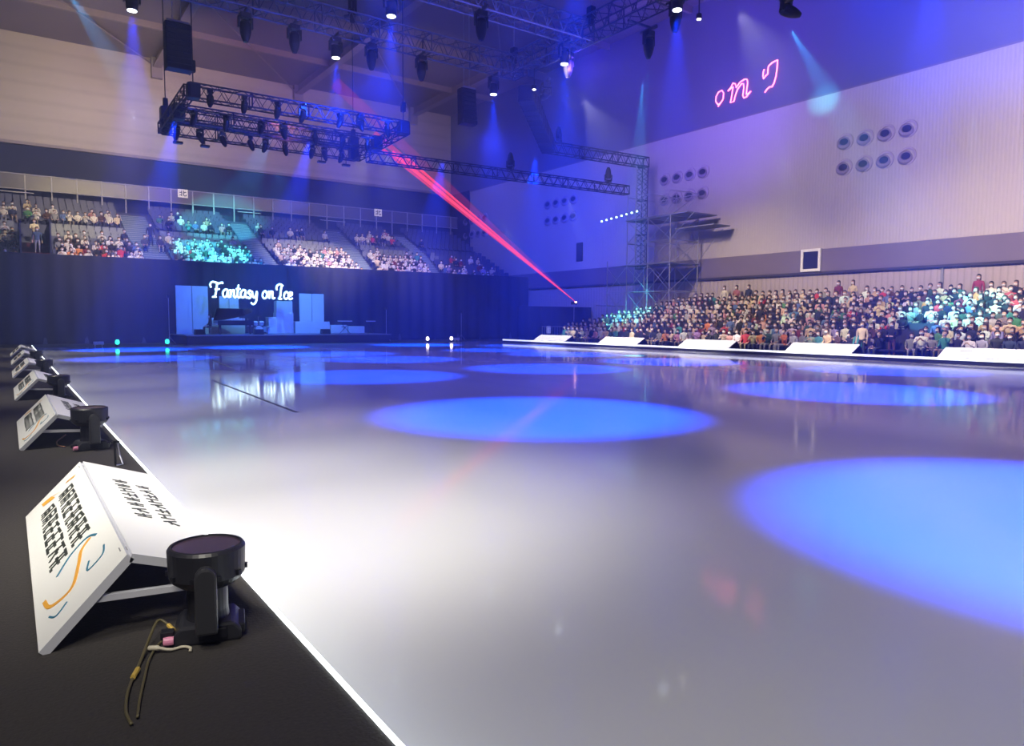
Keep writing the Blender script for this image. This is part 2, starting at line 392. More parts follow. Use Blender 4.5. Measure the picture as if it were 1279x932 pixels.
def tent_board(y_near, L, detail, label):
    t = empty('tent_board', (.5, y_near+L/2, .25)); off = Vector((-.5, -(y_near+L/2), -.25))
    def P(A, B, th, name):   # slab
        A = Vector((A[0], 0, A[1])); B = Vector((B[0], 0, B[1])); n = Vector((-(B-A).z, 0, (B-A).x)).normalized()
        if n.z < 0: n = -n
        q = [A, B, B-n*th, A-n*th]
        b = MB(); b.prism([(p.x, p.z) for p in q], y_near, y_near+L)
        b.mi = [1]*len(b.f); b.mi[2] = 0
        o = b.build(name, [WHITEP, WEDGE], t); o.location = off
        return o
    out = P((OUT_A[0], OUT_A[1]+.01), (RIDGE[0]-.004, RIDGE[1]), .042, 'outer_panel')
    inn = P((RIDGE[0]+.018, RIDGE[1]), IN_A, .042, 'inner_panel')
    for y in (y_near+.15, y_near+L-.15):
        o = MB().box((RIDGE[0]-.02, y-.03, RIDGE[1]-.05), (RIDGE[0]+.03, y+.03, RIDGE[1]-.012)).build('hinge', GREYP, t); o.location = off
    for y in (y_near+.03, y_near+L-.06):
        o = MB().box((0, 0, 0), (.54, .03, .03), mtx=Matrix.Translation((.26, y-.02, .44)) @ Matrix.Rotation(.06, 4, 'Y')).build('brace', WEDGE, t); o.location = off
        o = MB().box((.82, y, .25), (.845, y+.03, .465)).build('foot', mat('dark_foot', (.04, .04, .05), .6), t); o.location = off
    rng = random.Random(3)
    f = on_panel((OUT_A[0], OUT_A[1]+.01), (RIDGE[0]-.004, RIDGE[1]), y_near+L, y_near); av = math.hypot(RIDGE[0]-OUT_A[0], RIDGE[1]-OUT_A[1]); au = L
    ink = MB()
    for row, (va, vb) in enumerate(((.52, .80), (.22, .48))):
        n = 8
        for g in range(n):
            u0 = .15+g*.066+row*.01
            for a, b_, c, d in glyph_marks(rng):
                quad_stroke(ink, f, u0+a*.056, va+b_*(vb-va), u0+c*.056, va+d*(vb-va), .018, au, av)
    o = ink.build('lettering', INK, out)
    lg = MB()
    for q in (((.06, .35), (.10, .52), (.13, .62), (.09, .50)), ((.085, .70), (.11, .84), (.10, .88), (.08, .74)), ((.05, .28), (.09, .30), (.12, .5), (.07, .45))):
        lg.add([f(u, v, .003) for u, v in q], [(0, 1, 2, 3)])
    lg.build('leaf_emblem', ORG, out); lg = MB()
    def curve(pts, wd):
        s2 = smoothline([(a, b, 0) for a, b in pts], 5)
        for i in range(len(s2)-1): quad_stroke(lg, f, s2[i].x, s2[i].y, s2[i+1].x, s2[i+1].y, wd, au, av)
    curve([(.80, .12), (.86, .18), (.88, .42), (.80, .55), (.74, .62), (.72, .75)], .022)
    lg.build('emblem', ORG, out)
    for cv, cw in (([(.74, .30), (.70, .5), (.70, .72), (.74, .82)], .014), ([(.84, .66), (.88, .62), (.88, .80), (.84, .85)], .009), ([(.90, .15), (.93, .22), (.92, .35)], .009)):
        lg = MB(); curve(cv, cw); lg.build('emblem_swoosh', TEALP, out)
    f = on_panel(IN_A, (RIDGE[0]+.018, RIDGE[1]), y_near+L, y_near); av = math.hypot(IN_A[0]-RIDGE[0], IN_A[1]-RIDGE[1])
    ink = MB()
    for row, (va, vb) in enumerate(((.50, .72), (.22, .42))):
        for g in range(8):
            u0 = .22+g*.058+row*.03
            for a, b_, c, d in glyph_marks(rng)[1:4]:
                quad_stroke(ink, f, u0+a*.05, va+b_*(vb-va), u0+c*.05, va+d*(vb-va), .013, au, av)
    ink.build('lettering', INK, inn)
    for ch in (out, inn):
        for c in ch.children: c.location = (0, 0, 0)
    tag(t, label, 'sign board', 'white tent boards on the left walkway')
    return t
ordl = ['nearest white tent board with black lettering, behind the big black lamp', 'second nearest white tent board, behind the smaller black lamp', 'third white tent board from the camera on the left walkway', 'fourth white tent board from the camera on the left walkway',
        'fifth white tent board from the camera on the left walkway', 'sixth white tent board from the camera, farthest on the left walkway']
for k in range(6):
    tent_board(3.74+k*6.05, 2.68, True, ordl[k])

# dark seam lines in the ice
for a_, b_, lb in (((4.43, 13.4), (4.78, 21.8), 'thin dark seam line in the ice left of the big blue pool'), ((6.58, 26.9), (7.16, 32.6), 'short dark seam line in the ice below the glowing sign')):
    d = Vector((b_[0]-a_[0], b_[1]-a_[1], 0)).normalized(); nn = Vector((-d.y, d.x, 0))*.035
    b = MB(); b.add([(a_[0]+nn.x, a_[1]+nn.y, .003), (a_[0]-nn.x, a_[1]-nn.y, .003), (b_[0]-nn.x, b_[1]-nn.y, .003), (b_[0]+nn.x, b_[1]+nn.y, .003), (a_[0]+nn.x, a_[1]+nn.y, 0), (a_[0]-nn.x, a_[1]-nn.y, 0), (b_[0]-nn.x, b_[1]-nn.y, 0), (b_[0]+nn.x, b_[1]+nn.y, 0)], [(0, 1, 2, 3), (0, 4, 5, 1), (1, 5, 6, 2), (2, 6, 7, 3), (3, 7, 4, 0)])
    tag(b.build('ice_seam', mat('seam_dark', (.06, .06, .09), .4)), lb, 'seam')
# boards on the right edge
def right_board(y0, L, label, text=False):
    t = empty('wedge_board', (33.7, y0+L/2, .22)); off = (-33.7, -(y0+L/2), -.22)
    b = MB(); b.prism([(33.12, .285), (33.85, .70), (33.87, .66), (33.16, .255)], y0, y0+L)
    o = b.build('face_panel', WHITEP, t); o.location = off
    b = MB(); b.prism([(33.88, .69), (34.2, .26), (34.16, .26), (33.86, .65)], y0, y0+L)
    o = b.build('back_panel', mat('dark_board_back', (.03, .03, .06), .6), t); o.location = off
    for y in (y0+.05, y0+L-.1):
        o = MB().box((33.3, y, .22), (34.1, y+.04, .26)).build('brace', WEDGE, t); o.location = off
    if text:
        A, B = (33.12, .285), (33.85, .70); d = Vector((B[0]-A[0], 0, B[1]-A[1])); n = Vector((-d.z, 0, d.x)).normalized()
        def f(u, v, h=.004):
            p = Vector((A[0], 0, A[1]))+d*v+n*h; return (p.x, y0+L-u*L, p.z)
        face = [c for c in t.children if c.name.startswith('face')][0]
        lg = MB(); quad_stroke(lg, f, .20, .66, .33, .72, .05, L, .84); lg.build('emblem_bar', mat('grey_print', (.3, .3, .32), .6), face)
        lg = MB(); quad_stroke(lg, f, .22, .36, .34, .40, .035, L, .84); lg.build('emblem_bar', mat('pink_print', (.75, .4, .4), .6), face)
        rng = random.Random(5); u = .40
        for ch in range(10):
            if ch != 6:
                lg = MB()
                for a, b_, c, d_ in glyph_marks(rng)[1:3]: quad_stroke(lg, f, u+a*.03, .38+b_*.26, u+c*.03, .38+d_*.26, .02, L, .84)
                lg.build('letter', mat('pale_grey_print', (.5, .5, .5), .6), face)
            u += .055
    tag(t, label, 'sign board', 'white boards on the right edge of the ice')
for (y0, L), lb in zip([(11.4, 3.5), (18.8, 3.6), (26.0, 3.7), (33.2, 3.7), (40.5, 3.8)],
        ['nearest white board on the right edge with emblem and lettering', 'second nearest blank white board on the right edge, left of the lettered one', 'blank white board in the middle of the right edge row',
         'fourth blank white board on the right edge, one before the farthest', 'farthest blank white board on the right edge, by the barrier']):
    right_board(y0, L, lb, y0 < 12)

# ------------------------------------------------------------------ uplights on the left walkway
def uplight(loc, rz, label, cable=True, sc=1.0):
    t = empty('floor_spotlight', loc, rz); t.scale = (sc, sc, sc*1.13)
    b = MB(); b.prism([(-.155, .0), (.155, 0), (.155, .05), (.12, .085), (-.12, .085), (-.155, .05)], -.13, .13)
    base = b.build('base', BLACKP, t, bevel=.012)
    b = MB(); b.box((.10, -.10, .02), (.172, .10, .062)); b.box((-.04, -.145, .02), (.09, -.125, .07)); b.build('base_panel', BLACK, base, bevel=.006)
    b = MB(); b.lathe([(.105, .07), (.10, .09), (.095, .12), (.094, .26), (.10, .27)], 28); b.build('column', BLACKP, t, smooth=False)
    b = MB(); b.lathe([(.13, .235), (.165, .26), (.178, .28), (.182, .395), (.172, .408), (.160, .410), (.158, .398), (.001, .398)], 40)
    hd = b.build('lamp_head', BLACKP, t, smooth=False)
    b = MB(); b.lathe([(.001, .3995), (.155, .3995), (.156, .402), (.001, .402)], 36); b.build('lens', mat('dark_purple_lens', (.055, .035, .06), .25), hd)
    for k in range(10):
        MB().box((.170, -.012, .285), (.190, .012, .305), mtx=Matrix.Rotation(2*PI*k/10, 4, 'Z')).build('cooling_fin', BLACK, hd)
    b = MB()   # yoke arm, rounded on top, on the camera side
    pr = [(-.05, .07), (-.05, .31)]+[(-.05*math.cos(a), .31+.05*math.sin(a)) for a in [PI*k/8 for k in range(1, 8)]]+[(.05, .31), (.05, .07)]
    b.prism(pr, -.225, -.165); b.build('yoke_arm', mat('yoke_plastic', (.03, .03, .035), .35), t, bevel=.012)
    b = MB(); b.prism(pr, .185, .225); b.build('yoke_arm', mat('yoke_plastic', (.03, .03, .035), .35), t, bevel=.01)
    b = MB(); b.box((-.21, -.11, .035), (-.15, -.06, .07)); b.build('power_plug', BLACK, t, bevel=.005)
    b = MB(); b.lathe([(.018, 0), (.02, .02), (.018, .045)], 12, mtx=Matrix.Translation((-.150, -.125, .035)) @ Matrix.Rotation(-PI/2, 4, 'Y')); b.build('connector', mat('pink_connector', (.7, .25, .4), .4), t)
    tag(t, label, 'stage light', 'black floor lights on the left walkway')
    return t
uplight((.735, 3.56, .25), R(-14), 'large black floor light nearest the camera, in front of first tent board', sc=.95)
uplight((.74, 9.52, .25), R(8), 'black floor light in front of the second tent board', sc=1.05)
uplight((.74, 15.6, .25), R(8), 'black floor light beyond the third tent board')
uplight((.74, 21.65, .25), R(8), 'black floor light beyond the fourth tent board')
uplight((.74, 27.7, .25), R(8), 'black floor light beyond the fifth tent board')
CAB = mat('olive_cable', (.10, .085, .04), .35); CABY = mat('yellow_tape', (.55, .38, .08), .4)
cb = empty('power_cable', (.5, 3.5, .25)); off = (-.5, -3.5, -.25)
pts = smoothline([(.60, 3.50, .285), (.57, 3.62, .31), (.53, 3.65, .33), (.47, 3.53, .29), (.42, 3.40, .262), (.37, 3.25, .262), (.335, 3.12, .262), (.315, 2.98, .262), (.32, 2.88, .262)], 5)
o = MB().tube(pts, .0065, 8).build('cable', CAB, cb, smooth=True); o.location = off
pts = smoothline([(.61, 3.47, .285), (.58, 3.54, .28), (.52, 3.55, .262), (.455, 3.40, .262), (.41, 3.22, .262), (.37, 3.05, .262), (.345, 2.92, .262)], 5)
o = MB().tube(pts, .0055, 8).build('cable', CAB, cb, smooth=True); o.location = off
o = MB().tube([(.40, 3.32, .268), (.372, 3.25, .268)], .011, 8).build('tape', CABY, cb); o.location = off
o = MB().tube([(.585, 3.56, .30), (.57, 3.62, .31)], .01, 8).build('tape', CABY, cb); o.location = off
tag(cb, 'olive cables with yellow tape trailing from the nearest black floor light', 'cable')
o = MB().tube(smoothline([(.47, 3.50, .27), (.50, 3.47, .275), (.55, 3.45, .262), (.60, 3.45, .262), (.625, 3.42, .262), (.62, 3.39, .26)], 5), [.012]*6+[.007]*20, 8).build('cable_tie', mat('beige_strap', (.50, .46, .36), .5), smooth=True)
tag(o, 'beige hooked strap lying beside the cables on the black walkway', 'strap')
o = MB().tube(smoothline([(.56, 10.7, .27), (.50, 10.5, .262), (.44, 10.2, .262), (.44, 9.9, .262), (.5, 9.75, .262)], 5), .008, 6).build('power_cable', mat('copper_cable', (.3, .14, .08), .4), smooth=True)
tag(o, 'thin reddish cable coiled at the second black floor light', 'cable')
o = MB(); 
for x0 in (.52, .66): o.tube(smoothline([(x0, 8.1, .258), (x0+.04, 8.02, .258), (x0+.08, 8.09, .258), (x0+.11, 8.0, .258)], 4), .010, 6)
tag(o.build('cable_loop', mat('pale_tape', (.5, .48, .45), .5)), 'small pale loops of tape on the walkway between first and second boards', 'tape')
t = empty('metal_bracket', (.90, 8.3, .25))
MB().box((-.05, -.03, 0), (-.035, .03, .25)).box((-.07, -.03, .235), (.0, .03, .25)).build('upright', BLACK, t)
MB().tube([(-.02, 0, .24), (.0, 0, .1), (.02, -.05, .012), (-.04, -.08, .012)], .008, 6).build('wire', STEEL, t)
tag(t, 'small dark metal bracket standing near the light strip behind the first board', 'bracket')
o = MB().box((.72, 7.55, .25), (.80, 7.66, .285)).box((.735, 7.57, .285), (.785, 7.62, .295)).build('cable_connector', [mat('amber_plastic', (.5, .25, .06), .4)], bevel=.008)
tag(o, 'small amber connector just behind the first tent board', 'connector')

# ------------------------------------------------------------------ trusses
def truss_geo(ch, br, a, b, wd, ht, pitch_=1.0, r=.03, rb=.016, vertical_up=(0, 0, 1)):
    a = Vector(a); b = Vector(b); d = (b-a); L = d.length; d.normalize()
    upv = Vector(vertical_up); s = d.cross(upv).normalized(); upv = s.cross(d).normalized()
    cs = [s*(wd/2)+upv*(ht/2), -s*(wd/2)+upv*(ht/2), -s*(wd/2)-upv*(ht/2), s*(wd/2)-upv*(ht/2)]
    for c in cs: ch.append(MB().tube([a+c, b+c], r, 6))
    n = max(2, int(round(L/pitch_)))
    for i in range(n):
        p = a+d*(L*i/n); q = a+d*(L*(i+1)/n); mdl = (p+q)/2
        for k in range(4):
            c1, c2 = cs[k], cs[(k+1) % 4]
            br.tube([p+c1, mdl+c2], rb, 4, caps=False); br.tube([mdl+c2, q+c1], rb, 4, caps=False)
    for p in [a+d*(L*i/max(1, round(L/3))) for i in range(int(max(1, round(L/3)))+1)]:
        for k in range(4): br.tube([p+cs[k], p+cs[(k+1) % 4]], r*.9, 5)
def truss(name, segs, label, mt=TRUSSM, r=.03, rb=.016, pitch_=1.0, group=None, extra=None):
    t = empty(name, segs[0][0]); off = -Vector(segs[0][0])
    chs = []; br = MB()
    for a, b, wd, ht in segs:
        truss_geo(chs, br, a, b, wd, ht, pitch_, r, rb, (0, 0, 1) if abs(a[2]-b[2]) < 4 else (0, 1, 0))
    for c in chs: o = c.build('chord', mt, t); o.location = off
    o = br.build('bracing', mt, t); o.location = off
    if extra: extra(t, off)
    tag(t, label, 'truss', group)
    return t
G = 'lighting trusses over the ice'
truss('lighting_truss', [((-5, 35.4, 16.6), (25.2, 35.4, 16.6), 1.0, 1.0)], 'blue lit truss crossing the hall behind the hanging speakers', group=G, r=.045, rb=.024)
truss('lighting_truss', [((-5, 29.2, 16.6), (25.2, 29.2, 16.6), 1.0, 1.0)], 'blue lit truss crossing the hall at the top middle, nearer of two', group=G, r=.045, rb=.024)
truss('lighting_truss', [((24.9, 36, 16.6), (24.9, 2, 16.6), 1.0, 1.0)], 'truss running toward the camera on the right, joining the two cross trusses', group=G, r=.045, rb=.024)
def grand_extra(t, off):
    for x in (8.6, 21.0):
        for y, za, zb in ((42, 13.5, 14.3), (46, 13.3, 14.2), (50, 13.35, 14.95)):
            o = MB().box((x-.32, y-.32, za), (x+.32, y+.32, zb)).build('corner_block', TRUSSD, t, bevel=.05); o.location = off
        for y in (42, 50):
            o = MB().tube([(x, y, 14.2), (x, y, 24.5)], .03, 6).build('hoist_cable', TRUSSD, t); o.location = off
            o = MB().box((x-.14, y-.14, 14.9), (x+.14, y+.14, 15.5)).build('hoist_motor', BLACK, t, bevel=.04); o.location = off
segs = [((8.4, y, z), (21.2, y, z), .6, .75) for y, z in ((42, 13.9), (46, 13.75), (50, 13.7), (50, 14.55))]
segs += [((8.4, 42, 13.9), (8.4, 50, 13.6), .5, .6), ((21.2, 42, 13.9), (21.2, 50, 13.6), .5, .6)]
truss('stage_truss_rig', segs, 'dark rectangular lighting rig of stacked trusses hanging over the stage', TRUSSD, .045, .024, .9, extra=grand_extra)
truss('side_truss', [((17.7, 40, 11.35), (38.6, 40, 11.6), .55, .6)], 'long dark truss from the stage rig to the scaffold tower', TRUSSD, .04, .022, .8)
truss('side_truss', [((30.9, 40, 13.75), (40.6, 40, 13.9), .6, .7)], 'upper dark truss ending on top of the scaffold tower', TRUSSD, .045, .022, .8)
t = empty('truss_arm', (25.0, 34.5, 15.2)); off = (-25.0, -34.5, -15.2)
b = MB(); a_, b_ = Vector((25.2, 34.6, 15.0)), Vector((31.1, 40, 13.75)); d = b_-a_; mt_ = Matrix.Translation(a_) @ d.to_track_quat('X', 'Z').to_matrix().to_4x4()
b.box((0, -.45, -.45), (d.length, .45, .45), mtx=mt_); o = b.build('cloth_cover', mat('dark_blue_cover', (.015, .018, .06), .7), t); o.location = off
b = MB()
for k in range(12): b.box((k*d.length/12+.1, -.47, -.47), (k*d.length/12+.2, .47, .47), mtx=mt_)
o = b.build('frame_rib', TRUSSD, t); o.location = off
tag(t, 'dark covered arm dropping from truss corner to the upper side truss', 'truss')

# ------------------------------------------------------------------ moving heads
LENS_ON = glow('lamp_lens_on', (.75, .85, 1), 9); LENS_OFF = mat('lamp_lens_off', (.03, .03, .06), .15)
def moving_head(name='moving_head_light', lens=LENS_OFF, bullet=True):
    t = empty(name)
    MB().box((-.24, -.2, .75), (.24, .2, .98)).build('base_box', BLACKP, t, bevel=.02)
    for s in (-1, 1): MB().box((s*.30-.04, -.09, .30), (s*.30+.04, .09, .80)).box((min(s*.15, s*.30), -.08, .70), (max(s*.15, s*.30), .08, .76)).build('yoke_arm', BLACKP, t)
    prof = [(.05, .66), (.18, .64), (.25, .52), (.26, .35), (.25, .1), (.2, -.12), (.13, -.28), (.1, -.30)] if bullet else [(.1, .62), (.22, .58), (.25, .4), (.24, .1), (.21, 0)]
    prof = [(a, b-.38) for a, b in prof]
    hd = MB().lathe(prof, 18).build('lamp_head', BLACK, t, loc=(0, 0, .38), smooth=False)
    z = prof[-1][1]; rr = .11 if bullet else .19
    MB().lathe([(.001, z-.005), (rr*.98, z-.005), (rr, z-.03), (.001, z-.045)], 16).build('lens', lens, hd)
    MB().box((-.05, -.55, 1.0), (.05, .55, 1.12)).build('clamp', TRUSSM, t)
    return t
mh_on = moving_head(lens=LENS_ON, bullet=False); mh_off = moving_head()
ONP = [((4.9, 35.5), 'lit lamp at the far upper left of the hall'), ((14.1, 35.7), 'lit blue-beam lamp on the far cross truss, above the stage rig'), ((23.8, 35.9), 'lit lamp beside the right hanging speaker'),
       ((14.2, 29.5), 'brightest lit lamp at the top middle, with its blue beam'), ((24.0, 29.6), 'lit lamp at the meeting of the two trusses'), ((23.8, 21.8), 'lit lamp at the top right end of the long truss')]
first = True
for (x, y), lb in ONP:
    o = mh_on if first else copy_tree(mh_on); first = False
    o.location = (x, y, 14.98); tag(o, lb, 'stage light', 'moving head lights on the trusses')
first = True
OFFP = [((10.6, 35.4, 15.4), 0, 'dark'), ((307, 43), 0, ''), ]
def place_off(loc, rot, label, gr='unlit hanging moving heads', s=1.0):
    global first
    o = mh_off if first else copy_tree(mh_off); first = False
    o.location = loc; o.scale = (s, s, s); o.rotation_euler = (rot[0] if abs(rot[0]) > 3 else 0, 0, rot[2])
    if abs(rot[0]) < 3:
        for h in o.children:
            if h.name.startswith('lamp_head'): h.rotation_euler = (rot[0], rot[1], 0)
    tag(o, label, 'stage light', gr)
for loc, lb in [((9.6, 35.4, 14.98), 'unlit pointed lamp just right of the left hanging speaker'), ((11.9, 35.4, 14.98), 'unlit pointed lamp above the left half of the stage rig'),
                ((15.9, 35.4, 14.98), 'unlit pointed lamp left of the lit lamp pair, above rig middle'), ((18.8, 35.4, 14.98), 'small unlit pointed lamp above the right half of the rig'),
                ((18.4, 28.8, 14.98), 'unlit pointed lamp under the nearer cross truss, right of its middle'), ((26.3, 25.9, 14.98), 'unlit pointed lamp with the straight cyan beam below it'),
                ((24.9, 22.9, 14.98), 'unlit lamp hanging beside the top right lit lamp'), ((24.9, 30.4, 14.98), 'unlit lamp hanging just right of the truss corner lamp')]:
    place_off(loc, (0, 0, 0), lb, s=1.0)
place_off((28.83, 20, 15.2), (R(-25), R(-75), 0), 'dark tilted lamp at the top right edge with cyan beam')
place_off((26.2, 34.0, 14.6), (R(80), 0, R(-15)), 'dark lamp beside the truss corner throwing a cyan beam sideways')
arm = MB().box((23.7, 21.75, 16.08), (24.5, 21.85, 16.16)).build('outrigger_bar', TRUSSM); tag(arm, 'short bar holding the lit lamp at the top right truss end', 'bar')
arm = MB().box((24.9, 25.85, 16.1), (26.4, 25.95, 16.2)).build('outrigger_bar', TRUSSM); tag(arm, 'short bar holding the lamp with the straight cyan beam', 'bar')
arm = MB().box((24.9, 33.95, 15.7), (26.3, 34.05, 16.1)).build('outrigger_bar', TRUSSM); tag(arm, 'short bar holding the sideways cyan lamp at the truss corner', 'bar')
arm = MB().box((24.9, 19.95, 16.3), (29.0, 20.05, 16.4)).build('outrigger_bar', TRUSSM); tag(arm, 'long bar holding the tilted cyan lamp at the top right edge', 'bar')
for k, (x, y, z, lb) in enumerate([(14.7, 29.2, 17.1, 'dark lamp standing on top of the nearer cross truss'), (14.9, 35.4, 17.1, 'dark lamp standing upright on the far cross truss'), (32.0, 40, 14.05, 'dark lamp standing upright on the upper side truss'), (27.9, 40, 11.72, 'dark lamp standing upright on the long side truss'), (36.7, 40, 11.85, 'dark lamp standing on the side truss beside the tower')]):
    place_off((x, y, z+.95), (PI, 0, R(40*k)), lb, 'upright lamps standing on trusses', .85)
rng = random.Random(11); n = 0
for y, zt, row in ((41.62, 13.30, 'front'), (45.62, 13.15, 'middle'), (49.62, 13.12, 'rear')):
    for k in range(9 if y > 49 else 7):
        x = 9.4+k*(1.35 if y > 49 else 1.75)+rng.uniform(-.3, .3)
        place_off((x, y, zt), (R(rng.uniform(-30, 30)), R(rng.uniform(-20, 20)), rng.uniform(0, 3)),
                  'dark lamp under the %s truss of the stage rig, %s from its left end' % (row, ['first', 'second', 'third', 'fourth', 'fifth', 'sixth', 'seventh', 'eighth', 'ninth'][k]), 'lamps under the stage rig', .72)
# flat panel lamps below the rig
for k, x in enumerate((9.2, 10.8, 18.5, 20.3)):
    t = empty('panel_lamp', (x, 49.7, 12.75))
    MB().box((-.28, -.15, 0), (.28, .15, .14)).build('housing', BLACKP, t, bevel=.02)
    MB().box((-.24, -.12, -.02), (.24, .12, 0)).build('lens', mat('panel_lens', (.25, .3, .4), .2), t)
    MB().tube([(0, 0, .14), (0, 0, .62)], .025, 6).build('hanger', BLACK, t)
    tag(t, 'small flat panel lamp under the rig, %s' % ['leftmost of four', 'second of four from the left', 'third of four from the left', 'rightmost of four'][k], 'stage light', 'flat panel lamps under the stage rig')
# small white lamps on the near-right truss end
for k, (x, y, z, lb) in enumerate([(25.3, 21.9, 15.0, 'small white spot lamp at the top right truss end'), (25.2, 33.8, 15.0, 'small white spot lamp right of the dark truss corner')]):
    t = empty('small_spot_lamp', (x, y, z))
    MB().lathe([(.07, .22), (.12, .2), (.12, 0), (.10, -.02)], 14).build('can', BLACK, t)
    MB().lathe([(.001, -.02), (.095, -.02), (.09, -.04), (.001, -.05)], 14).build('lens', glow('small_lens', (1, .95, .9), 14), t)
    MB().box((-.02, -.02, .2), (.02, .02, 1.15)).build('bracket', BLACK, t)
    tag(t, lb, 'stage light')
# hoists and chains
for k, (x, y) in enumerate([(5, 35.4), (14.9, 35.4), (24.9, 35.4), (5, 28.6), (14.9, 28.6), (24.9, 28.6), (24.9, 14)]):
    t = empty('chain_hoist', (x, y, 17.1))
    MB().box((-.16, -.2, 0), (.16, .2, .6)).build('motor', BLACK, t, bevel=.04)
    MB().tube([(0, 0, .6), (0, 0, 7.8)], .02, 5).build('chain', STEEL, t)
    MB().box((-.1, -.1, -.3), (.1, .1, 0)).build('chain_bag', mat('bag_cloth', (.02, .02, .03), .9), t)
    tag(t, 'black chain hoist holding the %s, %s' % ('far cross truss' if y > 30 else ('nearer cross truss' if y > 20 else 'right-hand truss'), 'left' if x < 6 else ('middle' if x < 20 else 'right end')), 'hoist', 'chain hoists above the trusses')
# line array speakers
def line_array(x, y, ztop, n, h, wd, label, mt):
    t = empty('line_array_speaker', (x, y, ztop))
    for k in range(n):
        b = MB(); z = -(k+1)*h; tilt = .02*k; off_y = -.03*k*k*.12
        b.prism([(-wd/2, z+.01), (wd/2, z+.01), (wd/2, z+h-.01), (-wd/2, z+h-.01)], -.38+off_y, .3+off_y)
        c = b.build('cabinet', mt, t, bevel=.02)
        MB().box((-wd/2+.04, -.395+off_y, z+.035), (wd/2-.04, -.38+off_y, z+h-.035)).build('grille', mat('speaker_grille', (.01, .01, .02), .9), c)
    MB().box((-wd/2+.05, -.4, .0), (wd/2-.05, .3, .08)).tube([(-.2, 0, .05), (-.2, 0, 8.9)], .02, 5).tube([(.2, 0, .05), (.2, 0, 8.9)], .02, 5).build('flying_frame', STEEL, t)
    for s in (-1, 1): MB().box((s*wd/2-.02, -.3, -n*h), (s*wd/2+.02, .2, 0)).build('side_rail', mt, t)
    tag(t, label, 'speaker', 'hanging speaker stacks')
SPK = mat('speaker_black', (.012, .014, .04), .6)
line_array(7.5, 40, 16.45, 8, .29, 1.15, 'large dark hanging speaker stack above the left end of the rig', SPK)
line_array(24.45, 40, 16.4, 8, .28, 1.0, 'dark hanging speaker stack right of the rig, below the truss corner', SPK)

# ------------------------------------------------------------------ scaffold tower
t = empty('scaffold_tower', (40.5, 40, 0)); off = (-40.5, -40, 0)
std = [(39.3, 36.2), (39.3, 38.4), (39.3, 40.6), (39.3, 42.8), (42.3, 36.2), (42.3, 38.4), (42.3, 40.6), (42.3, 42.8)]
for x, y in std:
    top = 6.5 if y > 41 else (11.5 if y > 37 else 9.5)
    o = MB().tube([(x, y, 0), (x, y, top)], .035, 6).build('upright', STEEL, t); o.location = off
o = MB().tube([(40.6, 40.0, 0), (40.6, 40.0, 14.2)], .06, 8).build('mast', STEEL, t); o.location = off
o = MB().tube([(39.6, 40.0, 6), (39.6, 40.0, 14.2)], .05, 8).build('mast', STEEL, t); o.location = off
led = MB(); brc = MB()
for z in (2, 4, 6, 7.7, 9.4, 11.2):
    ymax = 42.8 if z < 6.5 else 40.6
    for x in (39.3, 42.3): led.tube([(x, 36.2, z), (x, ymax, z)], .028, 5)
    for y in (36.2, 38.4, 40.6): led.tube([(39.3, y, z), (42.3, y, z)], .028, 5)
for z0, z1 in ((4, 6), (6, 7.7), (7.7, 9.4), (9.4, 11.2), (2, 4)):
    ymax = 42.8 if z1 < 6.5 else 40.6
    ys = [36.2, 38.4, 40.6, 42.8]
    for i in range(3):
        if ys[i+1] > ymax+.1: continue
        for x in (39.3, 42.3):
            brc.tube([(x, ys[i], z0), (x, ys[i+1], z1)], .022, 4); brc.tube([(x, ys[i], z1), (x, ys[i+1], z0)], .022, 4)
    brc.tube([(39.3, 36.2, z0), (42.3, 36.2, z1)], .022, 4)
brc.tube([(39.3, 36.2, 7.7), (39.3, 34.0, 9.4)], .022, 4); brc.tube([(42.3, 36.2, 6.2), (42.3, 33.8, 8.6)], .022, 4)
o = led.build('ledger', STEEL, t); o.location = off
o = brc.build('diagonal_brace', STEEL, t); o.location = off
for a_, b_ in (((39.2, 34.6, 9.42), (42.4, 40.7, 9.5)), ((40.6, 33.4, 8.55), (42.4, 37.0, 8.62)), ((39.2, 36.1, 6.02), (42.4, 41.0, 6.08))):
    o = MB().box(a_, b_).build('platform', mat('scaffold_deck', (.2, .2, .27), .7), t); o.location = off
tr = []; brm = MB(); truss_geo(tr, brm, (40.2, 40.0, 5.8), (40.2, 40.0, 13.6), .6, .6, .8, .035, .018, (0, 1, 0))
for c in tr: o = c.build('chord', TRUSSD, t); o.location = off
o = brm.build('bracing', TRUSSD, t); o.location = off
tag(t, 'steel scaffold tower with decks and braces standing against the right wall', 'scaffold')
t = empty('lamp_bar', (39.5, 41.0, 9.9)); off = (-39.5, -41.0, -9.9)
o = MB().tube([(39.0, 43.2, 9.75), (39.6, 39.9, 10.2)], .03, 6).build('bar', STEEL, t); o.location = off
for k in range(8):
    f_ = k/7; p = Vector((39.0, 43.2, 9.65)).lerp(Vector((39.6, 39.9, 10.1)), f_)
    o = MB().lathe([(.05, .1), (.08, .06), (.08, -.02), (.001, -.03)], 10, mtx=Matrix.Translation(p)).build('bulb', glow('teal_bulb', (.5, .9, 1), 4), t); o.location = off
tag(t, 'row of eight small glowing bulbs on the left side of the scaffold tower', 'lamps')

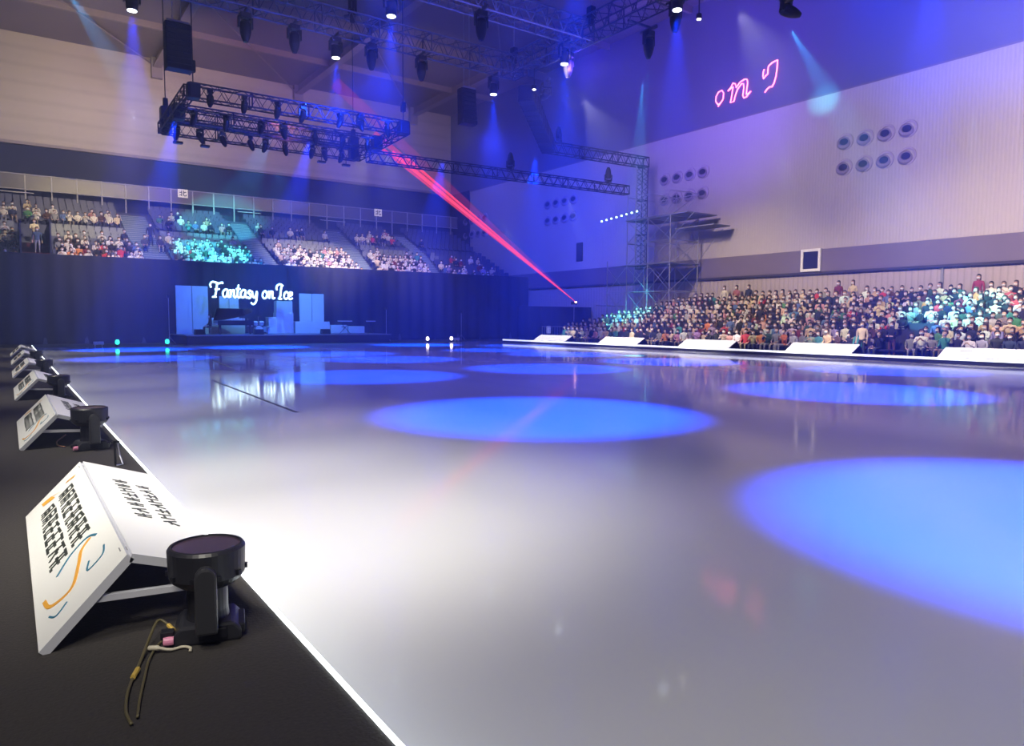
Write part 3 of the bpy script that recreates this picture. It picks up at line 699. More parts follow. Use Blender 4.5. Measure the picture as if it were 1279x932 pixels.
# ------------------------------------------------------------------ far stand
Y0, NR, DY, Z0, DZ = 58.6, 16, .86, 6.0-1.0, .40
fs = MB()
prof = [(Y0-.3, 0)]
for k in range(NR):
    prof += [(Y0+k*DY, Z0+k*DZ), (Y0+(k+1)*DY, Z0+k*DZ)]
prof += [(73.8, Z0+(NR-1)*DZ), (73.8, 0)]
n = len(prof); xa, xb = -14, 42.8
fs.add([(xa, y, z) for y, z in prof]+[(xb, y, z) for y, z in prof], [tuple(range(n))]+[tuple(range(2*n-1, n-1, -1))]+[((i+1) % n, i, i+n, (i+1) % n+n) for i in range(n)])
tag(fs.build('grandstand', mat('stand_step', (.07, .08, .14), .7, noise=.2, scale=1)), 'stepped far grandstand above the stage with rows of spectators', 'grandstand')
# stair flights (aisles) with pale nosings
aisles = [(9.2, 10.7, 8.2, 10.2), (17.4, 18.9, 17.2, 18.8), (25.8, 27.0, 25.9, 27.9), (32.6, 33.8, 34.0, 35.2)]
for k, (a0, a1, b0, b1) in enumerate(aisles):
    b = MB(); nb = MB()
    for r_ in range(NR*2-4):
        f_ = r_/(NR*2); xl = a0+(b0-a0)*f_*2 if f_ < .5 else b0; xr = a1+(b1-a1)*f_*2 if f_ < .5 else b1
        y = Y0+r_*DY/2; z = Z0+r_*DZ/2
        b.box((xl, y, z-.05), (xr, y+DY/2+.02, z+.20)); nb.box((xl, y-.02, z+.17), (xr, y+.06, z+.215))
    t = empty('stairway', (a0, Y0, Z0)); off = (-a0, -Y0, -Z0)
    o = b.build('steps', mat('stair_blue', (.10, .16, .26), .7), t); o.location = off
    o = nb.build('nosing', mat('stair_nosing', (.3, .33, .38), .6), t); o.location = off
    tag(t, 'stairway in the far stand, %s' % ['leftmost, left of the cyan lit crowd', 'just right of the cyan lit crowd', 'third from the left', 'rightmost, in the dark end'][k], 'stairs', 'stairways of the far stand')
# vomitory
t = empty('stand_entrance', (1.8, 60, 5)); off = (-1.8, -60, -5)
o = MB().box((.9, Y0-.05, 5), (1.0, 66, 8.4)).box((2.6, Y0-.05, 5), (2.7, 66, 8.4)).build('side_wall', NAVY, t); o.location = off
o = MB().box((1.0, Y0-.02, 5), (2.6, 60.5, 6.2)).box((1.0, 60.5, 5), (2.6, 63, 7.0)).build('red_carpet', mat('dark_red_carpet', (.10, .015, .02), .9), t); o.location = off
tag(t, 'dark red carpeted entrance gap at the left end of the far stand', 'entrance')
# rail with posts along the top
t = empty('balustrade', (-10, 72, 12.0)); off = (10, -72, -12.0)
gm, gt, gb = nodes('grey_rail_panel'); gb.inputs['Base Color'].default_value = (.20, .19, .21, 1); gb.inputs['Alpha'].default_value = .6; gb.inputs['Roughness'].default_value = .3
o = MB().box((-13.9, 72.0, 12.35), (42.8, 72.04, 13.5)).build('panel', gm, t); o.location = off
x = -13.0
while x < 42.8:
    o = MB().box((x-.05, 71.93, 11.0), (x+.05, 72.03, 13.6)).build('post', mat('rail_post', (.42, .42, .42), .5), t); o.location = off
    x += 1.83
o = MB().box((-13.9, 71.92, 13.5), (42.8, 72.1, 13.58)).box((-13.9, 71.92, 12.28), (42.8, 72.1, 12.36)).build('rail', mat('rail_bar', (.3, .3, .33), .5), t); o.location = off
tag(t, 'long grey panelled balustrade above the top row of the far stand', 'railing')
# section signs with the character for north
def kita(x, label):
    t = empty('section_sign', (x, 71.9, 12.85))
    MB().box((-.42, -.06, 0), (.42, 0, .75)).build('plate', mat('sign_plate', (.85, .82, .78), .5, emit=(1, .95, .88), es=.25), t)
    g = MB()
    for a, b_, c, d in [(.36, .88, .36, .12), (.1, .62, .36, .62), (.08, .22, .36, .32), (.60, .88, .60, .2), (.60, .58, .88, .72), (.60, .18, .9, .18), (.9, .18, .9, .34)]:
        p = Vector((-.35+a*.7, -.075, .05+b_*.65)); q = Vector((-.35+c*.7, -.075, .05+d*.65))
        g.tube([p, q], .04, 5)
    g.build('lettering', INK, t)
    tag(t, label, 'sign', 'white section signs with a north character')
kita(13.6, 'left white sign with a black north character on the balustrade'); kita(32.9, 'right white sign with a black north character on the balustrade')
# small pale ledge strips under the rail
o = MB().box((-9, 71.8, 12.0), (2.2, 71.9, 12.06)).box((18.4, 71.8, 12.0), (20.6, 71.9, 12.06)).box((26.5, 71.8, 11.9), (29.2, 71.9, 11.96)).build('handrail', mat('handrail_pale', (.5, .5, .5), .4))
tag(o, 'thin pale handrail bars below the balustrade', 'handrail')
def in_aisle(x, y, pad=.25):
    f_ = min(1, (y-Y0)/(NR*DY)*2*.5*2)
    for a0, a1, b0, b1 in aisles:
        if a0+(b0-a0)*f_-pad < x < a1+(b1-a1)*f_+pad: return True
    return .7 < x < 2.9 and y < 66.5
# seats: one empty folding seat of each colour, copied
def seat_mb():
    b = MB(); b.box((-.22, .12, .40), (.22, .18, .86)); b.box((-.21, -.04, .36), (.21, .12, .42)); b.box((-.03, .0, 0), (.03, .12, .38))
    return b
SEATG = mat('seat_light_grey', (.20, .22, .25), .5); SEATN = mat('seat_navy', (.07, .08, .16), .5)
seat_meshes = {}
def seat(mt, key):
    o = seat_mb().build('stadium_seat', mt, bevel=0); return o
sg = seat(SEATG, 'g'); sn = seat(SEATN, 'n'); fg = fn = True
bulk = MB(); cntg = cntn = 0
PROTO = seat_mb()
for r_ in range(NR):
    y = Y0+r_*DY+.45; z = Z0+r_*DZ; x = -12.0
    if r_ == 9: continue        # cross walkway
    while x < 42.2:
        if not in_aisle(x, y):
            empt_g = r_ in (6, 7, 8); empt_n = r_ >= 12
            if empt_g and cntg < 150 and x > -2.6 and x < 36:
                o = sg if fg else sg.copy()
                if not fg: COL.objects.link(o)
                fg = False; cntg += 1; o.location = (x, y, z)
                tag(o, 'empty pale grey folding seat in the bare rows of the far stand', 'seat', 'empty pale seats of the far stand')
            elif r_ in (12, 13, 14) and cntn < 150 and x > 16:
                o = sn if fn else sn.copy()
                if not fn: COL.objects.link(o)
                fn = False; cntn += 1; o.location = (x, y, z)
                tag(o, 'empty dark navy folding seat in the upper right rows of the far stand', 'seat', 'empty navy seats of the far stand')
            else:
                mi = 1
                k = len(bulk.v); bulk.v += [(v[0]+x, v[1]+y, v[2]+z) for v in PROTO.v]; bulk.f += [tuple(i+k for i in f_) for f_ in PROTO.f]; bulk.mi += [mi]*len(PROTO.f)
        x += .52
tag(bulk.build('stadium_seats', [SEATG, SEATN]), 'remaining dark rows of folding seats of the far stand', 'seats', kind='stuff')

# drape below the far stand, side drape
def drape(name, x0, y0, x1, y1, z0, z1, label, mt=None, n=140, amp=.10):
    b = MB(); d = Vector((x1-x0, y1-y0, 0)); L = d.length; d.normalize(); nn = Vector((-d.y, d.x, 0)); pts = []
    for i in range(n+1):
        s = L*i/n; p = Vector((x0, y0, 0))+d*s+nn*(amp*math.sin(s*5.2)+amp*.4*math.sin(s*2.1)); pts.append(p)
    vs_ = [(p.x, p.y, z0) for p in pts]+[(p.x, p.y, z1) for p in pts]+[(p.x+nn.x*.03, p.y+nn.y*.03, z0) for p in pts]+[(p.x+nn.x*.03, p.y+nn.y*.03, z1) for p in pts]
    N = n+1; fs_ = []
    for i in range(n): fs_ += [(i, i+1, N+i+1, N+i), (2*N+i+1, 2*N+i, 3*N+i, 3*N+i+1), (N+i, N+i+1, 3*N+i+1, 3*N+i)]
    b.add(vs_, fs_); o = b.build(name, mt or mat('drape_cloth', (.008, .010, .035), .85), smooth=True)
    tag(o, label, 'curtain'); return o
drape('stage_curtain', -13.9, 58.2, 42.8, 58.2, .0, 6.12, 'long dark navy curtain hanging behind the stage below the far stand', n=420)
drape('side_curtain', 34.6, 48.5, 42.6, 48.5, 0, 3.0, 'dark low curtain beyond the end of the right stand', n=60)

# ------------------------------------------------------------------ stage
t = empty('stage_platform', (17.2, 54, 0)); off = (-17.2, -54, 0)
o = MB().box((9.9, 52.2, 0), (24.8, 57.9, .60)).build('front', mat('stage_front', (.01, .012, .04), .7), t); o.location = off
o = MB().box((9.8, 52.1, .60), (24.9, 57.9, .68)).build('deck', mat('stage_deck', (.16, .18, .24), .4), t); o.location = off
tag(t, 'low dark stage platform with a pale deck below the glowing sign', 'stage')
PNL = mat('stage_panel', (.62, .66, .70), .6, noise=.06, scale=1.5)
for a_, b_, lb in [((10.1, 56.9, .68), (12.3, 57.05, 4.2), 'large pale backdrop panel at the left end of the stage'), ((13.1, 56.9, .68), (14.5, 57.05, 3.5), 'pale backdrop panel behind the piano'), ((19.2, 56.9, .68), (21.2, 57.05, 3.85), 'tall pale backdrop panel right of the sign')]:
    t = empty('backdrop_panel', ((a_[0]+b_[0])/2, 57, .68)); off = (-(a_[0]+b_[0])/2, -57, -.68)
    o = MB().box(a_, b_).build('board', PNL, t); o.location = off
    xm = (a_[0]+b_[0])/2
    o = MB().box((xm-.02, 56.87, .7), (xm+.02, 56.9, b_[2])).build('seam', GREYP, t); o.location = off
    o = MB().box((a_[0]+.1, 57.05, .68), (a_[0]+.2, 57.6, .75)).box((b_[0]-.2, 57.05, .68), (b_[0]-.1, 57.6, .75)).build('foot', BLACK, t); o.location = off
    tag(t, lb, 'panel', 'pale backdrop panels on the stage')
for k, (a_, b_, lb) in enumerate([((17.05, 56.0, .68), (18.4, 56.8, 2.3), 'large pale block at stage centre, right of the drum kit'), ((17.1, 56.05, 2.3), (18.35, 56.75, 3.2), 'pale block on top of the centre block'), ((16.4, 55.8, .68), (17.03, 56.6, 1.95), 'narrow pale block left of the centre block'),
      ((18.5, 55.9, .68), (21.3, 56.5, 1.62), 'long low pale block below the right backdrop panel'), ((21.4, 55.9, .68), (22.8, 56.5, 1.35), 'short low pale block right of the long one'), ((22.9, 55.9, .68), (24.3, 56.5, 1.25), 'lowest pale block at the right end of the stage'), ((12.2, 55.6, .68), (14.6, 56.0, 1.85), 'pale low block behind the piano legs')]):
    o = box('stage_block', a_, b_, PNL, bevel=.03); tag(o, lb, 'block', 'pale blocks on the stage')
# grand piano
t = empty('grand_piano', (13.5, 54.6, .68))
PB = mat('piano_black', (.01, .012, .03), .15)
pl = [(-1.2, -.6), (1.3, -.6), (1.35, -.2), (.9, .2), (.2, .5), (-.5, .75), (-1.2, .8)]
b = MB(); n = len(pl)
def slab(b, pl, z0, z1, mtx=None):
    n = len(pl); vs_ = [Vector((x, y, z0)) for x, y in pl]+[Vector((x, y, z1)) for x, y in pl]
    if mtx: vs_ = [mtx @ v for v in vs_]
    b.add(vs_, [tuple(range(n-1, -1, -1)), tuple(range(n, 2*n))]+[(i, (i+1) % n, (i+1) % n+n, i+n) for i in range(n)])
slab(b, pl, .65, 1.0); b.build('case', PB, t)
b = MB(); slab(b, [(x, y-.0) for x, y in pl], 0, .03, Matrix.Translation((0, .78, 1.0)) @ Matrix.Rotation(R(-38), 4, 'X') @ Matrix.Translation((0, -.78, 0))); b.build('lid', PB, t)
for x, y in ((-1.0, -.4), (1.1, -.4), (-.8, .6)): MB().tube([(x, y, 0), (x, y, .66)], [.05, .08], 8).build('leg', PB, t)
MB().box((-1.35, -.55, .68), (-1.15, .6, .76)).build('keyboard', mat('keys', (.7, .7, .7), .4), t)
MB().tube([(.6, -.5, 1.0), (.6, -.1, 1.45)], .015, 5).build('lid_prop', PB, t)
tag(t, 'black grand piano with raised lid on the left half of the stage', 'piano')
# stools and equipment
def drum(name, parent, r_, h, loc, rot, mt):
    MB().lathe([(r_*.97, -h/2), (r_, -h/2+.01), (r_, h/2-.01), (r_*.97, h/2)], 20).build(name, mt, parent, loc, rot)
t = empty('drum_kit', (15.3, 54.7, .68)); DM = mat('drum_shell', (.5, .55, .6), .35)
drum('bass_drum', t, .30, .42, (0, -.1, .31), (PI/2, 0, 0), DM); drum('tom_drum', t, .17, .25, (-.22, -.1, .80), (.3, 0, 0), DM); drum('tom_drum', t, .17, .25, (.22, -.1, .80), (.3, 0, 0), DM)
drum('floor_tom', t, .24, .42, (.62, .1, .36), (0, 0, 0), DM); drum('snare_drum', t, .19, .14, (-.55, .2, .62), (0, 0, 0), DM)
CYM = mat('cymbal_brass', (.6, .55, .4), .25, .8)
for x, y, z, r_ in ((-.75, -.1, 1.15, .26), (.75, -.15, 1.2, .28), (.1, .3, 1.3, .22)):
    MB().lathe([(.001, .03), (.05, .025), (r_, 0), (r_, -.006), (.001, .01)], 20).build('cymbal', CYM, t, (x, y, z)); MB().tube([(x, y, 0), (x, y, z)], .012, 5).build('stand', STEEL, t)
tag(t, 'pale drum kit with cymbals at the middle of the stage', 'drum kit')
for x, lb in ((16.0, 'small round stool between the drum kit and the pale blocks'), (21.9, 'small round stool near the right blocks')):
    t = empty('stool', (x, 54.4, .68)); MB().lathe([(.17, .5), (.19, .52), (.19, .56), (.17, .58)], 16).build('seat', mat('stool_seat', (.4, .45, .5), .5), t)
    for k in range(3): a = 2*PI*k/3; MB().tube([(0, 0, .5), (.2*math.cos(a), .2*math.sin(a), 0)], .014, 5).build('leg', STEEL, t)
    tag(t, lb, 'stool')
for x, w_, lb in ((21.9, 1.1, 'thin keyboard on a stand right of the tall panel'), (24.1, .7, 'small keyboard on a stand at the right end of the stage')):
    t = empty('keyboard_instrument', (x, 54.2, .68)); MB().box((-w_/2, -.15, .95), (w_/2, .15, 1.03)).build('keyboard', mat('keys_pale', (.5, .55, .65), .4), t)
    MB().tube([(-w_/2+.1, 0, 0), (w_/2-.1, 0, .95)], .02, 5).tube([(w_/2-.1, 0, 0), (-w_/2+.1, 0, .95)], .02, 5).build('stand', BLACK, t); tag(t, lb, 'keyboard')
for k, (x, h, lb) in enumerate(((9.2, 3.2, 'thin light stand left of the stage'), (25.6, 2.6, 'thin light stand right of the stage'), (32.8, 2.4, 'thin pale stand near the right end of the far curtain'))):
    t = empty('light_stand', (x, 54.5, .02)); MB().tube([(0, 0, 0), (0, 0, h)], .025, 6).build('pole', STEEL, t)
    for q in range(3): a = 2*PI*q/3; MB().tube([(0, 0, .5), (.4*math.cos(a), .4*math.sin(a), .02)], .015, 5).build('leg', STEEL, t)
    MB().box((-.1, -.1, h), (.1, .1, h+.2)).build('lamp_head', BLACKP, t); tag(t, lb, 'stand')
for k, (x, lb) in enumerate(((10.9, 'dark wedge monitor speaker at the left of the stage'), (14.9, 'dark wedge monitor speaker in front of the drum kit'), (19.9, 'dark wedge monitor speaker at the right of the stage'))):
    b = MB(); b.prism([(-.35, 0), (.35, 0), (.3, .38), (-.3, .38)], -.25, .2); o = b.build('stage_monitor', BLACKP, None, (x, 53.2, .68)); 
    b2 = MB(); b2.box((-.25, -.262, .06), (.25, -.25, .33)).build('grille', mat('speaker_grille', (.01, .01, .02), .9), o)
    tag(o, lb, 'speaker', 'monitor wedges on the stage')

# glowing script sign
LET = {
 'F': ([[(-.05, .62), (-.12, .80), (.02, .98), (.25, .97), (.55, .90), (.78, .98), (.82, .88)], [(.42, .93), (.36, .6), (.28, .2), (.18, .03), (.02, .02)], [(.22, .5), (.4, .52), (.58, .54)], [(.18, .03), (.34, .02)]], .80),
 'a': ([[(.42, .48), (.25, .54), (.06, .38), (.04, .14), (.16, .02), (.32, .12), (.42, .44), (.40, .14), (.48, .02), (.60, .10)]], .52),
 'n': ([[(.02, .46), (.10, .50), (.12, .30), (.08, .02)], [(.10, .2), (.22, .46), (.36, .50), (.38, .34), (.35, .10), (.44, .02), (.56, .10)]], .52),
 't': ([[(.20, .86), (.14, .45), (.12, .12), (.22, .01), (.36, .10)], [(.0, .58), (.34, .60)]], .34),
 's': ([[(.0, .06), (.18, .0), (.30, .12), (.22, .26), (.10, .36), (.20, .52), (.34, .44)]], .36),
 'y': ([[(.04, .48), (.08, .2), (.2, .04), (.34, .16), (.42, .48), (.42, .2), (.34, -.22), (.12, -.40), (-.06, -.28)]], .54),
 'o': ([[(.22, .52), (.06, .38), (.04, .14), (.18, .01), (.36, .12), (.40, .34), (.28, .52), (.20, .50)]], .48),
 'I': ([[(-.10, .60), (-.12, .84), (.1, 1.0), (.30, .96), (.24, .6), (.18, .2), (.06, .02), (.30, .03)], [(.30, .96), (.42, .90)]], .46),
 'c': ([[(.36, .42), (.24, .52), (.08, .40), (.04, .16), (.16, .01), (.34, .10)]], .38),
 'e': ([[(.06, .22), (.30, .30), (.32, .46), (.18, .50), (.05, .36), (.04, .14), (.16, .0), (.36, .10)]], .42), ' ': ([], .30)}
t = empty('glowing_sign', (12.0, 54.9, 3.35)); x = 0.15; H_ = 1.12
SG = glow('sign_light', (.80, 1.0, .88), 5); SG2 = glow('sign_halo_tube', (.02, .45, .6), .7)  # halo around the letters is their glow, put in as wider cyan tubes
total = sum(LET[c][1] for c in 'Fantasy on Ice'); sx = 5.9/total
for c in 'Fantasy on Ice':
    st_, adv = LET[c]
    if st_:
        b = MB(); b2 = MB()
        for s_ in st_:
            ln = smoothline([(x+px*sx, 0, pz*H_) for px, pz in s_], 4)
            b.tube(ln, .036, 8); b2.tube([(p.x, .10, p.z) for p in ln], .085, 6)
        L_ = b.build('letter', SG, t); b2.build('letter_halo', SG2, L_)
    x += adv*sx
MB().box((.0, .2, .35), (6.1, .26, .42)).tube([(.4, .25, .4), (.4, .25, 2.4)], .02, 5).tube([(5.7, .25, .4), (5.7, .25, 2.4)], .02, 5).build('mounting_bar', BLACK, t)
t.rotation_euler = (0, R(0.5), 0)
tag(t, 'glowing white script sign reading Fantasy on Ice above the stage', 'sign')

# ------------------------------------------------------------------ laser writing on the upper wall and laser beams
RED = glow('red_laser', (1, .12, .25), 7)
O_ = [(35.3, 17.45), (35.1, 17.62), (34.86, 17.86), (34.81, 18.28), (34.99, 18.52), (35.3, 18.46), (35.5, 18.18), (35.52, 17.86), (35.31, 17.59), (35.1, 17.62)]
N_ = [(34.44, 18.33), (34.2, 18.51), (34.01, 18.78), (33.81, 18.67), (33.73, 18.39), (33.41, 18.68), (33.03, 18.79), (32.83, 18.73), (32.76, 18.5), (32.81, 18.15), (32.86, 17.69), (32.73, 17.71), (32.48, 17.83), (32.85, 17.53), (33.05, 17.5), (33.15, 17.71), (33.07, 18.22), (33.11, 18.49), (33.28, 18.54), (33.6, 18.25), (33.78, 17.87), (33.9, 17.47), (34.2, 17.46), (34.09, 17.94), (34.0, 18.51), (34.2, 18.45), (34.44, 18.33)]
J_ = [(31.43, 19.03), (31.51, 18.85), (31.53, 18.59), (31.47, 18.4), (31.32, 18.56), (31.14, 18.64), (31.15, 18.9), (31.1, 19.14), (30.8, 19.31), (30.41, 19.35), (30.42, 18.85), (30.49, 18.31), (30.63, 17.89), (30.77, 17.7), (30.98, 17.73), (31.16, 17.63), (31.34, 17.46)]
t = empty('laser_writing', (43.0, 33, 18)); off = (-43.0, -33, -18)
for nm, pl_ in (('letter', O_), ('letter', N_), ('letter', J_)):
    o = MB().tube([(43.06, a, z) for a, z in pl_], .035, 6).build(nm, RED, t); o.location = off  # projected laser light put in as thin glowing tubes
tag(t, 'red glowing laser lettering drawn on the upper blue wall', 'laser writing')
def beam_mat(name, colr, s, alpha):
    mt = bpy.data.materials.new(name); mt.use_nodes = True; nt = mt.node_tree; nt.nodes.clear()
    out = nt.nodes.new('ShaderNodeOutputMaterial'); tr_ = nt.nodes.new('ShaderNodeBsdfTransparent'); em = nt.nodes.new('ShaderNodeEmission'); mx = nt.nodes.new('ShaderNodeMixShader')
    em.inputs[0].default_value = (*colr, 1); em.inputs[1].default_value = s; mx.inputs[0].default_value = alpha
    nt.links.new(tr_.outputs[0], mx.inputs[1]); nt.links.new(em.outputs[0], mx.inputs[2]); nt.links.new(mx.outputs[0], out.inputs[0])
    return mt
LP = Vector((40.4, 48.0, 3.4))
t = empty('laser_projector', (40.4, 48.0, 0))
MB().tube([(0, .15, 0), (0, .15, 3.2)], .03, 6).build('pole', STEEL, t)
MB().box((-.2, -.05, 3.2), (.2, .35, 3.45)).build('housing', BLACK, t)
MB().lathe([(.001, -.03), (.08, -.02), (.08, .02), (.001, .03)], 12).build('aperture', glow('laser_aperture', (1, .5, .5), 40), t, (0, -.08, 3.4))
tag(t, 'laser projector on a pole, the bright red point at the beams meeting end', 'projector')
t = empty('laser_beam', LP)
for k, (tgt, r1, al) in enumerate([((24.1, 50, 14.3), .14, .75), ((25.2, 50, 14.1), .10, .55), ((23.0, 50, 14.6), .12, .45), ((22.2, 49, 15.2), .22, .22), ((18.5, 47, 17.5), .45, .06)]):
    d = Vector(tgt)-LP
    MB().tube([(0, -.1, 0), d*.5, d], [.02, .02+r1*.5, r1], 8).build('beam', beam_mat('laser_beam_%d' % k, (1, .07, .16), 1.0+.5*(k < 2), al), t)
tag(t, 'fan of red laser beams rising from the projector to the stage rig', 'laser beam')

# ------------------------------------------------------------------ small things at the far edge of the ice
for x, c, lb in ((5.6, (.1, 1, .5), 'small green-glowing lamp on the far edge of the ice, left one'), (8.45, (.1, 1, .5), 'small green-glowing lamp on the far edge of the ice, right one'), (27.5, (1, .8, .7), 'small white-glowing lamp on the far edge of the ice, left one'), (29.7, (1, .8, .7), 'small white-glowing lamp on the far edge of the ice, right one')):
    t = empty('edge_lamp', (x, 50.9, 0)); MB().lathe([(.12, 0), (.14, .03), (.1, .12), (.06, .16)], 12).build('body', BLACK, t)
    MB().lathe([(.06, .16), (.12, .22), (.12, .36), (.08, .44), (.001, .46)], 12).build('bulb', glow('edge_green', (.02, 1, .55), 2.2) if c[0] < .5 else glow('edge_white', (1, .85, .8), 5), t)
    tag(t, lb, 'lamp', 'small lamps on the far edge of the ice')
for x, w_, lb in ((4.4, .55, 'small pale oblong box at the left foot of the far curtain'), (30.6, .45, 'small grey oblong box at the right foot of the far curtain')):
    o = MB().box((x, 51.8, .12), (x+w_, 52.2, .32)).box((x+.05, 51.85, .0), (x+.1, 52.1, .12)).box((x+w_-.1, 51.85, .0), (x+w_-.05, 52.1, .12)).build('floor_box', mat('pale_box', (.5, .5, .55), .5), bevel=.03); tag(o, lb, 'box')
t = empty('notice_stand', (39.0, 48.6, 0)); t.location = (36.4, 46.6, 0)
MB().box((-.2, -.02, .75), (.2, .02, 1.35)).build('notice', mat('notice_paper', (.8, .8, .85), .6, emit=(.8, .85, 1), es=.15), t); MB().tube([(0, .03, 0), (0, .03, 1.2)], .02, 6).build('pole', STEEL, t); tag(t, 'small white notice on a stand left of the farthest board', 'notice')
# barriers
def barrier(x0, y0, x1, y1, h, label, mt):
    t = empty('barrier', (x0, y0, 0)); off = (-x0, -y0, 0); a_ = Vector((x0, y0, 0)); b_ = Vector((x1, y1, 0)); n = int((b_-a_).length/.25)
    b = MB(); b.tube([a_+Vector((0, 0, h)), b_+Vector((0, 0, h))], .025, 6).tube([a_+Vector((0, 0, .3)), b_+Vector((0, 0, .3))], .02, 6); o = b.build('rail', mt, t); o.location = off
    b = MB()
    for i in range(n+1): p = a_.lerp(b_, i/n); b.tube([p+Vector((0, 0, .3)), p+Vector((0, 0, h))], .012, 4)
    o = b.build('bars', mt, t); o.location = off
    for p in (a_, b_): o = MB().tube([p, p+Vector((0, 0, h+.05))], .03, 6).build('post', mt, t); o.location = off
    tag(t, label, 'barrier')
barrier(35.2, 45.9, 37.8, 45.9, 1.3, 'steel barrier in front of the right stand, beside the farthest board', STEEL)
barrier(38.2, 42.9, 41.5, 42.9, 3.0, 'steel railing at the cyan lit end of the right stand', STEEL)

# ------------------------------------------------------------------ right stand
RX0, RDX, RZ, RN = 34.9, .86, .315, 9
b = MB(); prof = [(RX0, 0)]
for k in range(RN): prof += [(RX0+k*RDX, .02+k*RZ), (RX0+(k+1)*RDX, .02+k*RZ)]
prof += [(42.8, .02+(RN-1)*RZ), (42.8, 0)]
n = len(prof); ya, yb = 5.0, 44.5
# the end of the stand steps down: upper rows stop earlier
def row_end(k): return 44.0-max(0, k-1)*1.05
for k in range(RN):
    b.box((RX0+k*RDX, ya, 0), (RX0+(k+1)*RDX if k < RN-1 else 42.8, row_end(k)+.6, .02+k*RZ))
tag(b.build('grandstand', mat('right_stand_step', (.05, .05, .08), .8)), 'stepped stand along the right wall filled with spectators', 'grandstand')

# ------------------------------------------------------------------ people
SKIN = mat('skin', (.62, .40, .30), .55); MASK = mat('white_mask', (.85, .87, .88), .7)
TOP = objcol('clothing_top'); TROU = ramp_random('clothing_lower', [(.02, .02, .03), (.03, .04, .08), (.08, .08, .1), (.25, .2, .15), (.012, .012, .012), (.15, .06, .08), (.3, .3, .32)])
HAIRM = ramp_random('hair', [(.012, .010, .010), (.02, .014, .012), (.05, .025, .015), (.015, .012, .012), (.09, .05, .03)], .5)
SHOE = mat('shoe', (.02, .02, .02), .5)
POSES = {}
def make_body(pose):
    """skinned continuous figure facing -y; seat height .45 (seated) or standing"""
    V = []; Eg = []; Rr = []
    def v(p, r_, par=None):
        V.append(p); Rr.append(r_ if isinstance(r_, tuple) else (r_, r_)); 
        if par is not None: Eg.append((par, len(V)-1))
        return len(V)-1
    lean = pose.get('lean', 0)
    st = pose['kind'] == 'stand'
    hz = .92 if st else .52
    T = lambda x, y, z: (x, y-lean*(z-hz), z)
    pel = v((0, 0, hz), (.17, .13))
    wst = v(T(0, 0, hz+.20), (.155, .115), pel); chs = v(T(0, 0, hz+.40), (.195, .135), wst); nb = v(T(0, .01, hz+.53), (.08, .07), chs); nk = v(T(0, -.005, hz+.60), .052, nb)
    ch = v(T(0, -.035, hz+.66), (.082, .088), nk); md = v(T(0, -.015, hz+.74), (.10, .118), ch); cr = v(T(0, .0, hz+.83), (.075, .088), md)
    v(T(0, -.128, hz+.725), .016, md)
    for s in (-1, 1):
        v(T(s*.092, 0, hz+.73), .014, md)
        hip = v((s*.09, -.02, hz-.03), .09, pel)
        if st:
            kn = v((s*.11, -.02, .50), .062, hip); an = v((s*.12, .02, .09), .04, kn); v((s*.13, -.15, .035), .035, an)
        else:
            kn = v((s*.13, -.44, .50), .066, hip); an = v((s*.13, -.46+pose.get('foot', 0), .10), .042, kn); v((s*.14, -.62+pose.get('foot', 0), .04), .036, an)
        sh = v(T(s*.205, 0, hz+.47), .074, chs)
        el, wr, hd = pose['arm']
        if pose.get('one') and s == 1: el, wr, hd = pose['one']
        e_ = v(T(s*el[0], el[1], hz+el[2]), .056, sh); w_ = v(T(s*wr[0], wr[1], hz+wr[2]), .028, e_); h_ = v(T(s*hd[0], hd[1], hz+hd[2]), (.036, .022), w_)
        hv = Vector(V[h_])-Vector(V[w_]); hv.normalize(); side = Vector((1, 0, 0)) if abs(hv.x) < .8 else Vector((0, 0, 1)); side = (side-hv*side.dot(hv)).normalized()
        for q in range(4):
            base = Vector(V[h_])+side*(.03*(q-1.5)*.75)
            a1 = v(tuple(base+hv*.05), .0095, h_); v(tuple(base+hv*(.085+.008*(1-abs(q-1.5)))+Vector((0, 0, -.012))), .008, a1)
        v(tuple(Vector(V[h_])-side*s*.05+hv*.02), .010, h_)
    me = bpy.data.meshes.new('person_body'); me.from_pydata(V, Eg, []); o = bpy.data.objects.new('tmp', me); COL.objects.link(o)
    sk = o.modifiers.new('skin', 'SKIN'); sk.use_smooth_shade = True
    for i, r_ in enumerate(Rr): me.skin_vertices[0].data[i].radius = r_
    me.skin_vertices[0].data[0].use_root = True
    sb = o.modifiers.new('sub', 'SUBSURF'); sb.levels = sb.render_levels = 1
    dg = bpy.context.evaluated_depsgraph_get(); ev = o.evaluated_get(dg); nm = bpy.data.meshes.new_from_object(ev)
    bpy.data.objects.remove(o)
    for mt in (SKIN, TOP, TROU, SHOE): nm.materials.append(mt)
    hands = [Vector(V[i]) for i in range(len(V))]
    # wrist positions to colour hands
    wr = []
    for i in range(len(V)):
        if Rr[i] == (.028, .028): wr.append((Vector(V[i]), Vector(V[i+1])))
    for p in nm.polygons:
        c = p.center; mi = 1
        if c.z < .08: mi = 3
        elif (st and c.z < hz-.02) or (not st and (c.z < .46 or (c.y < -.15 and c.z < hz+.06))): mi = 2
        if c.z > hz+.575: mi = 0
        for a_, b_ in wr:
            dd = (b_-a_).normalized()
            if (c-a_).dot(dd) > -.01 and (c-b_).length < .14: mi = 0
        p.material_index = mi
    nm.shade_smooth()
    hd = Vector(T(0, -.01, hz+.75))
    return nm, hd
